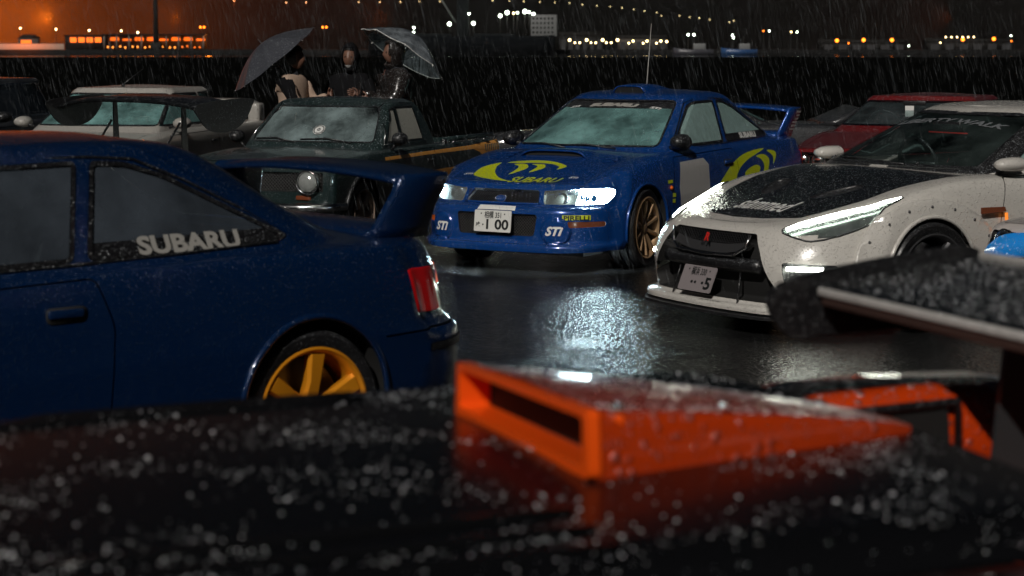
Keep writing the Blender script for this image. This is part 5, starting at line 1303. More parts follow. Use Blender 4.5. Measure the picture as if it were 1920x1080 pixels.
    for rr_ in (.047, .012): obj('sticker_ring', stick(tube_bm([(rr_*math.cos(t), rr_*math.sin(t), 0) for t in np.linspace(0, 2*math.pi, 20, endpoint=False)], .005, 4, True), (-.6, .04, .985), (0, 1, 0), (-.55, 0, 1), cbvh, .007), DGREYV, so)
    for sgn in (1, -1):
        h = lambda x, z: (lambda q: (x, q.y+sgn*.005, z))(cbvh.ray_cast(Vector((x, sgn*2, z)), Vector((0, -sgn, 0)))[0])
        obj('chrome_drip_rail', tube_bm([h(x, z) for x, z in ((-.62, .845), (-.74, .985), (-.88, 1.15), (-.96, 1.20), (-1.2, 1.205), (-1.5, 1.20))], .007, 6), CHROME, car)
        obj('chrome_belt_strip', tube_bm([h(x, z) for x, z in ((-.62, .846), (-1.0, .850), (-1.52, .850))], .006, 6), CHROME, car)
    for y0, y1 in ((.42, -.10), (-.15, -.58)):
        q = lambda y, z: cbvh.ray_cast(Vector((1, y, z)), Vector((-1, 0, 0)))[0]
        obj('wiper', tube_bm([q(y0, .865)+Vector((.02, 0, 0)), q((y0+y1)/2, .90)+Vector((.02, 0, .0)), q(y1, .89)+Vector((.014, 0, 0))], .007, 6), BLK, car)
    for cx in (0, -wb): arch_cut(car, bm, bvh, cx, .29, .33, BLK, .020, .28, .008, hw)
    for cx in (0, -wb):
        for sgn in (1, -1): add_wheel(car, cx, sgn*.69, .29, 'five', .29, .20, .20, pbr('pale_bronze_rim', (.48, .36, .28), .3, .4), 0, rnd.random())
    for sgn, pr in ((1, 'L'), (-1, 'R')):
        d = panel(car, bm, [(-.56, .30), (-.54, .775), (-1.54, .79), (-1.58, .30)], pr, GREEN, 'door', .006)
        stripes = [[(-.45, .715), (-1.4, .725), (-2.45, .725), (-3.3, .69), (-3.3, .80), (-2.4, .765), (-1.4, .757), (-.45, .745)], [(-2.45, .73), (-2.62, .69), (-2.80, .60), (-3.3, .57), (-3.3, .70), (-2.7, .71)]]
        stripes += [[(-1.35, .50), (-2.05, .50), (-2.05, .58), (-1.35, .575)]]+[[(-1.62-.095*k, .22), (-1.68-.095*k, .22), (-1.68-.095*k, .505), (-1.62-.095*k, .505)] for k in range(5)]
        for p_ in stripes:
            for src in (d, bm):
                s_ = cut(src, p_, pr)
                pieces('orange_stripe', s_, ORANGEV, car)
        for k in range(8): obj('tail_mark', stick(poly_bm([(-.008, -.035), (.008, -.035), (.014, .035), (-.014, .035)]), (-2.78-.05*k, sgn*.9, .725), (-sgn, 0, 0), (0, 0, 1), bvh, .003, .3), GREEN, car, False)
        do = obj('door', d, GREEN, car)
        h = bvh.ray_cast(Vector((-1.42, sgn*2, .68)), Vector((0, -sgn, 0)))[0]
        obj('handle', box_bm(-1.48, -1.36, h.y-.012, h.y+.012, .665, .69, .005), CHROME, do)
        rings = [[(-.60-dx, sgn*.83+.075*k*math.cos(t), .90+.060*k*math.sin(t)) for t in np.linspace(0, 2*math.pi, 16, endpoint=False)] for dx, k in ((.08, .9), (.075, 1), (.04, 1), (0, .75), (-.03, .3))]
        mo = obj('door_mirror', loft_bm(rings), BLK, do); obj('mirror_stalk', tube_bm([(-.66, sgn*.74, .79), (-.65, sgn*.80, .86)], .012, 6), BLK, mo)
    hd = panel(car, bm, [(.54, -.60), (.565, 0), (.54, .60), (-.36, .62), (-.34, 0), (-.36, -.62)], 'T', GREEN, 'bonnet', .006, lambda c: c.z > .6, rad=.02)
    obj('bonnet', hd, GREEN, car)
    gr = cut(bm, round_poly([(-.70, .50), (.70, .50), (.70, .665), (-.70, .665)], .02), 'F', lambda c: c.x > .2)
    g_ = obj('grille', rim_wall(push(gr, -.03), -.03), GAP, car)
    hexmesh(g_, .60, -.68, .68, .505, .66, MESHM, .03, .003, 0, 'grille_mesh')
    for sgn in (1, -1):
        r_ = .092
        lm = lathe_bm([(0, .035), (r_*.5, .03), (r_*.85, .012), (r_, -.01), (r_, -.05)], 28); bmesh.ops.rotate(lm, cent=(0, 0, 0), matrix=Matrix.Rotation(-math.pi/2, 3, 'Z'), verts=lm.verts[:])
        bmesh.ops.translate(lm, vec=(.64, sgn*.57, .582), verts=lm.verts[:])
        lo = obj('headlight', lm, pbr('ribbed_lamp_glass', (.55, .58, .56), .12, .6, .8, vary=.35, vscale=45), car)
        obj('lamp_ring', tube_bm([(.645, sgn*.57+.098*math.cos(t), .582+.098*math.sin(t)) for t in np.linspace(0, 2*math.pi, 28, endpoint=False)], .010, 6, True), CHROME, lo)
        ind = box_bm(.58, .625, sgn*.52-.07, sgn*.52+.07, .43, .47, .008); obj('indicator', ind, AMBER_OLD, car)
    obj('bumper', tube_bm([(.40, -.80, .37), (.62, -.74, .37), (.70, -.5, .37), (.71, 0, .37), (.70, .5, .37), (.62, .74, .37), (.40, .80, .37)], .04, 8), CHROME, car)
    obj('body', bm, GREEN, car)
    obj('underbody', box_bm(-3.1, .4, -.55, .55, .18, .26), WELL, car, False)
    return car
# ---------------------------------------------------------------- the parked cars
coupe('rally_coupe', 'blue rally coupe with yellow crescents, roof scoop and bronze wheels, one headlight lit', (.33, 15.93, 0), R(-121.7), BLUE, True, 'ten', BRONZE)
coupe('blue_coupe', 'dark blue coupe in the left foreground with gold wheels and high rear wing', (-3.21, 6.53, 0), R(-138.5), BLUE_D, False, 'six', GOLD, lift=.03)
gtr('wide_sports_car', 'white wide-bodied sports car with black bonnet and lit daytime strips', (2.04, 12.76, 0), R(-148.6))
pickup('pickup_truck', 'black-green pick-up with orange side stripe and round headlights, behind the wing of the blue coupe', (-2.02, 17.58, 0), R(-111.7))
CREAM = pbr('cream_white_paint', (.36, .345, .32), .3, 0, .8, (85, .8, .004), shine=0)
wc, wcb, wcc = saloon('white_coupe', 'cream white coupe with roof aerial and boot spoiler, parked left of the pick-up', (-4.29, 19.52, 0), R(-104), CREAM, hw=.84, roof=1.33, wb=2.5, glassm=FOG_TEAL, opts=('bodymirror',))
obj('aerial', tube_bm([(-1.15, 0, 1.32), (-1.17, 0, 1.345)], .018, 8), BLK, wc); obj('aerial', tube_bm([(-1.16, 0, 1.34), (-1.40, .12, 1.50)], [.006, .003], 6), BLK, wc)
sp = loft_bm([[(-3.20+dx, y, .96+.16*(1-(abs(y)/.78)**8)+dz) for dx, dz in ((.10, -.02), (.08, .015), (-.08, .03), (-.10, .0))] for y in np.linspace(-.72, .72, 20)])
so = obj('boot_spoiler', sp, CREAM, wc)
for s_ in (-1, 1): obj('spoiler_foot', box_bm(-3.30, -3.10, s_*.66-.07, s_*.66+.07, .88, 1.10, .03), CREAM, so)
letters(wc, 'RECARO', (-1.08, .8, 1.19), (-1, 0, 0), (0, 0, 1), .075, WHT, wcc, .27, 0, .002, 'window_lettering', .004, .05)
REDP = pbr('deep_red_paint', (.12, .004, .005), .3, 0, 1, (90, .6, .004))
rc, _, _ = saloon('red_saloon', 'deep red old saloon with chrome grille, behind the white sports car', (3.66, 19.5, 0), R(-118), REDP, hw=.84, roof=1.25, chrome=True, opts=('chromegrille', 'quad', 'nomirror'), glassm=glass('dim_red_car_glass', foglo=.1, foghi=.5, fog=(.10, .13, .14), fscale=3))
obj('rear_view_mirror', box_bm(-.93, -.90, -.12, .12, 1.13, 1.18, .01), BLK, rc); obj('hanging_tag', box_bm(-.80, -.795, -.06, .03, 1.02, 1.13), WHT, rc, False)
DARKP = pbr('dark_grey_paint', (.02, .021, .024), .3, 0, 1, (90, .6, .004)); BLACKP = pbr('black_paint', (.008, .008, .010), .28, 0, 1, (90, .6, .004))
gc, _, _ = saloon('grey_coupe', 'dark grey low coupe with ducktail, behind the wing of the rally coupe', (.35, 23.4, 0), R(178), DARKP, hw=.82, roof=1.17, belt_z=.82, hood=(.68, .80), deck=.86, opts=('nomirror',))
obj('ducktail', loft_bm([[(-3.15, y, .85), (-3.30, y, .90), (-3.62, y, 1.04), (-3.64, y, 1.02), (-3.40, y, .84)] for y in np.linspace(-.72, .72, 12)]), DARKP, gc)
obj('lit_lens', box_bm(-3.50, -3.46, .62, .70, .80, .84, .01), REDLIT, gc)
saloon('black_van', 'black upright car cut off by the left edge, with pale window edging', (-6.35, 20.6, 0), R(-98), BLACKP, hw=.86, roof=1.40, belt_z=.92, chrome=True, ws=(-.35, -.8), rw=(-2.6, -2.8), glassm=FOG_DARK)
wg, _, _ = saloon('winged_black_car', 'low black car behind the blue coupe carrying a big black rear wing', (-4.78, 11.0, 0), R(-133), BLACKP, hw=.86, roof=1.16, belt_z=.80, hood=(.64, .78), deck=.84, tail=-3.5, glassm=FOG_DARK, opts=('nomirror',))
bl = loft_bm([[(-3.42+px+.06*(1-(y/.84)**2), y, 1.35+pz+.02*(1-(y/.84)**4)-.05*(abs(y)/.84)**3) for px, pz in ((.17, -.02), (.18, .0), (.12, .016), (0, .022), (-.14, .03), (-.145, .018), (0, .0), (.1, -.018))] for y in np.linspace(-.82, .82, 30)])
b_ = obj('rear_wing', bl, CARBON, wg)
for s_ in (-1, 1):
    ep = smooth_loop([(-3.18, 1.35), (-3.60, 1.385), (-3.62, 1.33), (-3.54, 1.22), (-3.42, 1.17), (-3.28, 1.18), (-3.19, 1.26)], 5)
    obj('end_plate', prism_bm(ep, s_*.82, s_*.832, 'y'), BLK, b_, False)
    obj('wing_stand', prism_bm([(-3.39, .82), (-3.45, .82), (-3.425, 1.35), (-3.395, 1.35)], s_*.38-.006, s_*.38+.006, 'y'), BLK, b_, False)
    obj('wing_brace', tube_bm([(-3.10, s_*.38, .85), (-3.38, s_*.38, 1.22)], .008, 6), BLK, b_)
bh, bhv, _ = saloon('blue_lamp_car', 'pale car at the right edge showing one blue-lit headlight', (3.52, 10.47, 0), R(-155), pbr('pale_pink_white_paint', (.55, .50, .48), .3, 0, 1, (90, .6, .004)), hw=.82, roof=1.25, belt_z=.85, hood=(.76, .84), opts=('nomirror',))
bl_ = stick(poly_bm(smooth_loop([(-.22, -.075), (-.10, -.085), (.10, -.02), (.20, .075), (.08, .085), (-.12, .03)], 5)), (.72, -.42, .66), (0, 1, -.1), (-.25, 0, 1), None, .03)
obj('blue_headlight', rim_wall(bl_, .05), pbr('blue_lit_lens', (.01, .16, .5), .15, 0, 1, (60, 1, .005), emit=.22, ecol=(.02, .36, 1)), bh)
# ---------------------------------------------------------------- the near car: black roof with orange scoop, side ducts, big carbon wing
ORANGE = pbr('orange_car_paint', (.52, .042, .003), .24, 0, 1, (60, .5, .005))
ROOFB = pbr('wet_black_roof', (.004, .0042, .005), .26, 0, 0, spec=.3)
BEAD = pbr('silvery_water_bead', (.92, .94, .97), .42, 1)
nc, ncb, ncc = saloon('orange_and_black_car', 'low orange car with wet black roof, orange scoop and carbon wing, nearest the viewer', (-1.62, 2.41, 0), R(-158.8), ORANGE, nose=.80, tail=-3.30, wb=2.35, hw=.84, roof=1.11, belt_z=.80, hood=(.66, .78), deck=.80, ws=(-.45, -.78), rw=(-2.44, -2.66), wt_=.70, taper=.13, cpaint=ROOFB, glassm=FOG_DARK, opts=('nomirror',))
rz = lambda x, y: (lambda h: h[0].z if h[0] is not None else 1.08)(ncc.ray_cast(Vector((x, y, 2)), Vector((0, 0, -1))))
# roof scoop: triangular wedge, mouth to the front
def half(x): t = (x+2.42)/.67; return .06+.24*max(0, min(1, t))**.85
def top(x): t = max(0, min(1, (x+2.42)/.67)); return .012+.078*t**.75
xs = np.linspace(-1.75, -2.42, 16)
rings = []
for x in xs:
    h_, t_ = half(x), top(x); z0 = rz(x, 0)
    rings.append([(x, h_, rz(x, h_)-.01), (x, h_*.985, z0+t_*.80), (x, h_*.95, z0+t_*.96), (x, h_*.85, z0+t_), (x, h_*.45, z0+t_*1.04), (x, 0, z0+t_*1.05), (x, -h_*.40, z0+t_*1.0), (x, -h_*.70, z0+t_*.92), (x, -h_*.80, z0+t_*.88), (x, -h_*.825, z0+t_*.72), (x, -h_*.84, rz(x, -h_*.84)-.01)])
sc = obj('roof_scoop', loft_bm(rings, False, False), ORANGE, nc)
z0 = rz(-1.75, 0); h_ = .30; t_ = top(-1.75)
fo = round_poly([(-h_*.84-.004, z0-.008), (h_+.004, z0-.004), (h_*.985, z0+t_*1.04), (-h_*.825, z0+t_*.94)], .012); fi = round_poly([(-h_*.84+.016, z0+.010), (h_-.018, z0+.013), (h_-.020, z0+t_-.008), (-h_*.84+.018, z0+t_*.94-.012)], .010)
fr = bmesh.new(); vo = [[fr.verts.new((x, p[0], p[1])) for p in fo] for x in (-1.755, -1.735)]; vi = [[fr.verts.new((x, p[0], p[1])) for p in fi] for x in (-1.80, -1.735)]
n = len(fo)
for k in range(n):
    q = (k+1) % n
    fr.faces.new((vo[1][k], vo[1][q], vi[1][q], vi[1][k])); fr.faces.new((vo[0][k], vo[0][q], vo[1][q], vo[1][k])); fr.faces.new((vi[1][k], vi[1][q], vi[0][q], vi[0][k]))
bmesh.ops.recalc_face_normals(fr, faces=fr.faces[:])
obj('scoop_frame', fr, pbr('lit_orange_frame', (.92, .095, .005), .3, 0, .5), sc, True, 40)  # brighter orange puts the light on the frame into its colour
obj('scoop_mouth', poly_bm([(p[0], p[1]) for p in fi]) if False else loft_bm([[(-1.79, p[0], p[1]) for p in fi], [(-1.80, p[0]*.9, p[1]) for p in fi]]), GAP, sc, False)
obj('scoop_flange', loft_bm([[(-1.70, -.33, rz(-1.7, -.33)+.004), (-1.71, -.33, rz(-1.7, -.33)+.012)]+[(-1.70, .33, rz(-1.7, .33)+.012), (-1.70, .33, rz(-1.7, .33)+.004)], [(-1.76, -.33, rz(-1.76, -.33)+.004), (-1.76, -.33, rz(-1.76, -.33)+.012), (-1.76, .33, rz(-1.76, .33)+.012), (-1.76, .33, rz(-1.76, .33)+.004)]]), ORANGE, sc, False) if False else None
for k in range(3):
    b_ = lathe_bm([(0, .006), (.008, .005), (.010, 0)], 10)
    bmesh.ops.rotate(b_, cent=(0, 0, 0), matrix=Matrix.Rotation(math.pi/2, 3, 'X'), verts=b_.verts[:]); bmesh.ops.translate(b_, vec=(-1.80-.2*k, half(-1.80-.2*k)*.9, z0+top(-1.80-.2*k)*1.0+.004), verts=b_.verts[:]); obj('scoop_screw', b_, CHROME, sc)
# ribs pressed into the roof
for y in (-.58, -.50, .44, .52, .60):
    obj('roof_rib', tube_bm([(x, y, rz(x, y)+.001) for x in np.linspace(-.95, -1.65, 10)], .008, 6), ROOFB, nc)
# shoulder ducts feeding the engine bay
for s_ in (-1, 1):
    rings = []
    for x, zt_, zb_, yi in ((-2.36, .97, .78, .55), (-2.42, 1.0, .78, .52), (-2.60, 1.032, .78, .50), (-2.80, 1.038, .78, .50), (-3.06, 1.03, .78, .51), (-3.22, 1.0, .80, .54)):
        rings.append([(x, s_*yi, zb_), (x, s_*(yi+.01), zt_-.02), (x, s_*(yi+.05), zt_), (x, s_*.74, zt_-.005), (x, s_*.81, zt_-.04), (x, s_*.835, zb_)])
    du = obj('shoulder_duct', loft_bm(rings), ORANGE, nc)
    op = prism_bm([(-2.44, .79), (-2.455, .955), (-2.55, .99), (-2.86, 1.008), (-2.88, .79)], s_*.496, s_*.52, 'y'); obj('duct_mouth', op, GAP, du, False)
    obj('duct_edge', tube_bm([(-2.44, s_*.50, .96), (-2.60, s_*.492, 1.003), (-2.88, s_*.492, 1.012), (-2.89, s_*.492, .79)], .010, 6), BLK, du)
    obj('duct_top_skin', loft_bm([[(-2.42, s_*.57, 1.005), (-2.42, s_*.70, 1.002)], [(-2.60, s_*.555, 1.0385), (-2.60, s_*.69, 1.038)], [(-2.86, s_*.555, 1.0435), (-2.86, s_*.62, 1.043)]], False, False), CARBON, du)
# rear wing
WE = pbr('pale_wing_edge', (.50, .48, .46), .4, vary=.3, vscale=40); BRO = pbr('brown_wing_underside', (.06, .032, .026), .5)
prof_ = [(.0, -.012), (.004, .0), (-.02, .010), (-.12, .020), (-.25, .034), (-.385, .056), (-.39, .046), (-.25, .012), (-.1, -.006)]
bl = loft_bm([[(-2.77+px, y, 1.20+pz) for px, pz in prof_] for y in np.linspace(-.86, .86, 12)])
wg2 = obj('rear_wing', bl, CARBON, nc, True, 40)
obj('front_edge_strip', box_bm(-2.772, -2.757, -.84, .84, 1.188, 1.206, .004), WE, wg2); obj('rear_edge_strip', box_bm(-3.168, -3.158, -.84, .84, 1.244, 1.268, .003), WE, wg2)
obj('underside_panel', box_bm(-2.80, -2.762, -.83, .83, 1.168, 1.187, .003), BRO, wg2)
for s_ in (-1, 1):
    ep = smooth_loop([(-2.68, 1.215), (-3.06, 1.275), (-3.18, 1.265), (-3.20, 1.18), (-3.10, 1.12), (-2.80, 1.10), (-2.69, 1.11)], 5)
    obj('end_plate', prism_bm(ep, s_*.86, s_*.872, 'y'), BLK, wg2, False)
    obj('wing_stand', prism_bm([(-2.86, .78), (-3.10, .78), (-3.02, 1.215), (-2.90, 1.205)], s_*.36-.006, s_*.36+.006, 'y'), GUN, wg2, False)
# beads of rain standing on the roof and scoop, real drops
def beads(name, fn, n, r0, r1, parent, seed):
    rr = random.Random(seed); V = []; F = []
    prof_b = [(1, 0), (.92, .42), (.62, .78), (0, 1)]
    for _ in range(n):
        p = fn(rr)
        if p is None: continue
        r = r0+(r1-r0)*rr.random()**3.2; b = len(V); m = 7
        for (q, z) in prof_b[:3]:
            for k in range(m): V.append((p[0]+r*q*math.cos(6.2832*k/m), p[1]+r*q*math.sin(6.2832*k/m), p[2]-.0002+r*.62*z))
        V.append((p[0], p[1], p[2]+r*.62))
        for a in range(2):
            for k in range(m): F.append((b+a*m+k, b+a*m+(k+1) % m, b+(a+1)*m+(k+1) % m, b+(a+1)*m+k))
        for k in range(m): F.append((b+2*m+k, b+2*m+(k+1) % m, b+3*m))
    o = obj(name, (V, F), BEAD, parent); o['kind'] = 'stuff'; return o
def on_roof(rr):
    x, y = -.85-1.7*rr.random(), -.66+1.34*rr.random()
    if abs(y) < half(x)+.01 and x < -1.74: return None
    z = rz(x, y)
    return (x, y, z) if ncc.ray_cast(Vector((x, y, 2)), Vector((0, 0, -1)))[0] is not None and z > 1.03 else None
def clump(x, y): return .5+.5*math.sin(7*x+2.5*math.sin(6*y)+.8*math.sin(23*y))*math.sin(9*y+2.2*math.sin(5*x)+1+.7*math.sin(19*x))
def on_roof_c(rr):
    p = on_roof(rr)
    return p if p and rr.random() < max(.06, 1.5*clump(p[0]*.8, p[1]*.8)-.35) else None
beads('roof_water_beads', on_roof_c, 15000, .0009, .0023, nc, 5)
beads('large_roof_water_beads', on_roof_c, 700, .0026, .0042, nc, 15)
def on_scoop(rr):
    x = -1.77-.6*rr.random(); y = (rr.random()*1.75-.85)*half(x)
    return (x, y, rz(x, 0)+top(x)*((1.0+.05*(1-abs(y)/half(x))) if y > 0 else 1.05-.17*abs(y)/half(x)))
beads('scoop_water_beads', on_scoop, 2200, .0007, .0026, nc, 6)
def on_wing(rr):
    x, y = -2.79-.36*rr.random(), -.84+1.68*rr.random(); d = -2.77-x
    return (x, y, 1.20+.010+.046*(d/.385))
beads('wing_water_beads', on_wing, 2200, .0007, .0028, nc, 8)
# ---------------------------------------------------------------- people under umbrellas behind the pick-up
SKIN = pbr('skin', (.15, .075, .05), .5)
def skin_mesh(name, joints, edges, mat, parent, levels=2, rootv=0):
    me = bpy.data.meshes.new(name); me.from_pydata([j[0] for j in joints], edges, []); me.materials.append(mat)
    o = link(bpy.data.objects.new(name, me), parent)
    o.modifiers.new('skin', 'SKIN').use_smooth_shade = True
    for i, j in enumerate(joints):
        r = j[1] if isinstance(j[1], tuple) else (j[1], j[1]); me.skin_vertices[0].data[i].radius = r
    me.skin_vertices[0].data[rootv].use_root = True
    m = o.modifiers.new('sub', 'SUBSURF'); m.levels = levels; m.render_levels = levels
    # bake, so that every later reader sees the grown surface
    dg = bpy.context.evaluated_depsgraph_get(); dg.update()
    nm = bpy.data.meshes.new_from_object(o.evaluated_get(dg)); o.modifiers.clear(); o.data = nm; bpy.data.meshes.remove(me)
    if not nm.materials: nm.materials.append(mat)
    nm.polygons.foreach_set('use_smooth', [True]*len(nm.polygons))
    return o
def head_bm(c, yaw, s=1.0, tilt=0):
    bm = bmesh.new(); bmesh.ops.create_uvsphere(bm, u_segments=24, v_segments=18, radius=1)
    for v in bm.verts:
        x, y, z = v.co      # +x is the face
        k = 1-.22*max(0, -z)**1.3
        x2, y2, z2 = x*.098*k+(.018*max(0, -z) if x > 0 else 0), y*.076*k, z*.118
        if x > .5:
            nose = math.exp(-((y/.16)**2+((z+.12)/.28)**2)); x2 += .020*nose
            eye = math.exp(-(((abs(y)-.42)/.16)**2+((z-.08)/.14)**2)); x2 -= .010*eye
            mouth = math.exp(-((y/.34)**2+((z+.52)/.07)**2)); x2 += .005*mouth
        for sg in (1, -1):
            ear = math.exp(-(((y-sg)/.25)**2+((z+.02)/.25)**2+((x+.05)/.18)**2)); y2 += sg*.014*ear
        v.co = Vector((x2, y2, z2))*s
    bmesh.ops.rotate(bm, cent=(0, 0, 0), matrix=Matrix.Rotation(tilt, 3, 'Y'), verts=bm.verts[:])
    bmesh.ops.rotate(bm, cent=(0, 0, 0), matrix=Matrix.Rotation(yaw, 3, 'Z'), verts=bm.verts[:])
    bmesh.ops.translate(bm, vec=c, verts=bm.verts[:])
    return bm
def hand(parent, wrist, dirv, palm_n, mat=SKIN, curl=.8):
    """palm plus five bent fingers as one skinned chain set, rooted in the palm"""
    d = Vector(dirv).normalized(); n = Vector(palm_n).normalized(); s = d.cross(n).normalized(); w = Vector(wrist)
    J = [(tuple(w), (.022, .018)), (tuple(w+d*.045), (.030, .014)), (tuple(w+d*.085), (.034, .012))]; E_ = [(0, 1), (1, 2)]
    for i, (off, ln) in enumerate(((-.030, .062), (-.010, .074), (.011, .070), (.030, .056))):
        b = w+d*.088+s*off; p1 = b+d*ln*.45+n*ln*.15*curl; p2 = p1+d*ln*.22*(1.2-curl)+n*ln*.42*curl; p3 = p2-d*ln*.1*curl+n*ln*.32*curl
        k = len(J); J += [(tuple(b), .0095), (tuple(p1), .009), (tuple(p2), .0085), (tuple(p3), .007)]; E_ += [(2, k), (k, k+1), (k+1, k+2), (k+2, k+3)]
    b = w+d*.03-s*.032; p1 = b-s*.022+d*.03+n*.012; p2 = p1+d*.026+n*.022; k = len(J)
    J += [(tuple(b), .012), (tuple(p1), .0105), (tuple(p2), .009)]; E_ += [(1, k), (k, k+1), (k+1, k+2)]
    return skin_mesh('hand', J, E_, mat, parent, 1)
def person(label, loc, yaw, cloth, pants, hood=None, hair=None, mask=False, armL=None, armR=None, head_yaw=0, puffer=False, height=1.0, lean=0):
    """local +x is where the body faces; arms given as (elbow, wrist) points"""
    t = thing('person', label, 'person', loc, yaw, None); H = height
    sh = 1.40*H
    J = [((0, 0, .95*H), (.135, .165)), ((0, 0, 1.10*H), (.125, .155)), ((.0+lean*.5, 0, 1.27*H), (.13, .18)), ((lean, 0, sh), (.085, .12)), ((lean+.01, 0, 1.47*H), .055), ((lean+.02, 0, 1.53*H), .05)]
    E_ = [(0, 1), (1, 2), (2, 3), (3, 4), (4, 5)]
    for sg in (1, -1):
        k = len(J); J += [((0, sg*.10, .88*H), (.10, .09)), ((.015, sg*.11, .50*H), (.066, .066)), ((-.01, sg*.12, .10*H), (.048, .045)), ((.10, sg*.135, .045), (.038, .045)), ((.17, sg*.14, .035), (.028, .04))]
        E_ += [(0, k), (k, k+1), (k+1, k+2), (k+2, k+3), (k+3, k+4)]
    skin_mesh('body', J, E_, pants, t, 2)
    g = .016 if not puffer else .035
    J = [((0, 0, .90*H), (.150+g, .185+g)), ((0, 0, 1.05*H), (.135+g, .175+g)), ((lean*.5, 0, 1.26*H), (.13+g, .19+g)), ((lean, 0, sh), (.085+g, .125+g)), ((lean+.005, 0, 1.455*H), (.06, .065))]
    E_ = [(0, 1), (1, 2), (2, 3), (3, 4)]
    for sg, arm in ((1, armL), (-1, armR)):
        el, wr = arm or ((.02, sg*.27, 1.10*H), (.08, sg*.25, .86*H))
        k = len(J); J += [((lean, sg*.175, 1.385*H), .068+g), ((el[0], el[1], el[2]), .052+g), ((wr[0], wr[1], wr[2]), .040+g*.7)]; E_ += [(3, k), (k, k+1), (k+1, k+2)]
    jk = skin_mesh('jacket', J, E_, cloth, t, 2)
    if puffer:
        n_ = [(v.co.copy(), v.normal.copy()) for v in jk.data.vertices]
        for v, (c, nn) in zip(jk.data.vertices, n_): v.co = c+nn*(.012*abs(math.sin(c.z*math.pi/.085))-.006)
    hc = Vector((lean+.04, 0, 1.625*H))
    hd = obj('head', head_bm(hc, head_yaw, .95), SKIN, t)
    if hair:
        b = head_bm(hc+Vector((-.012, 0, .018)), head_yaw, 1.10)
        fd = Vector((math.cos(head_yaw), math.sin(head_yaw), 0))
        bmesh.ops.delete(b, geom=[f for f in b.faces if (f.calc_center_median()-hc).dot(fd) > .035 and f.calc_center_median().z < hc.z+.085 or f.calc_center_median().z < hc.z-.06], context='FACES'); obj('hair', b, hair, hd)
    fdv = Vector((math.cos(head_yaw), math.sin(head_yaw), 0)); sdv = Vector((-fdv.y, fdv.x, 0))
    for sg in (1, -1):
        e = ball(.008); bmesh.ops.translate(e, vec=hc+fdv*.083+sdv*sg*.033+Vector((0, 0, .008)), verts=e.verts[:]); obj('eye', e, INK, hd)
    if hood:
        b = head_bm(hc+Vector((-.02, 0, .01)), head_yaw, 1.32)
        for v in b.verts:
            if v.co.z < hc.z-.05: v.co.z -= .035; v.co -= Vector((v.co.x-hc.x, v.co.y-hc.y, 0))*-.10
        bmesh.ops.delete(b, geom=[f for f in b.faces if (f.calc_center_median()-hc).dot(fdv) > .055 and (abs((f.calc_center_median()-hc).dot(sdv)) < .075) and -.13 < f.calc_center_median().z-hc.z < .105], context='FACES')
        r = bmesh.ops.extrude_face_region(b, geom=b.faces[:]); 
        for gq in r['geom']:
            if isinstance(gq, bmesh.types.BMVert): gq.co += (hc-gq.co)*.10
        bmesh.ops.recalc_face_normals(b, faces=b.faces[:]); obj('hood', b, hood, t)
    if mask:
        b = head_bm(hc+fdv*.004, head_yaw, 1.06)
        bmesh.ops.delete(b, geom=[f for f in b.faces if not ((f.calc_center_median()-hc).dot(fdv) > .02 and -.14 < f.calc_center_median().z-hc.z < -.078)], context='FACES'); obj('face_mask', b, WHT, hd)
    for sg, arm in ((1, armL), (-1, armR)):
        el, wr = arm or ((.02, sg*.27, 1.10*H), (.08, sg*.25, .86*H)); d = (Vector(wr)-Vector(el)).normalized()
        hand(t, Vector(wr)+d*.015, d, (0, -sg, .2) if abs(d.y) < .7 else (0, 0, 1))
    return t
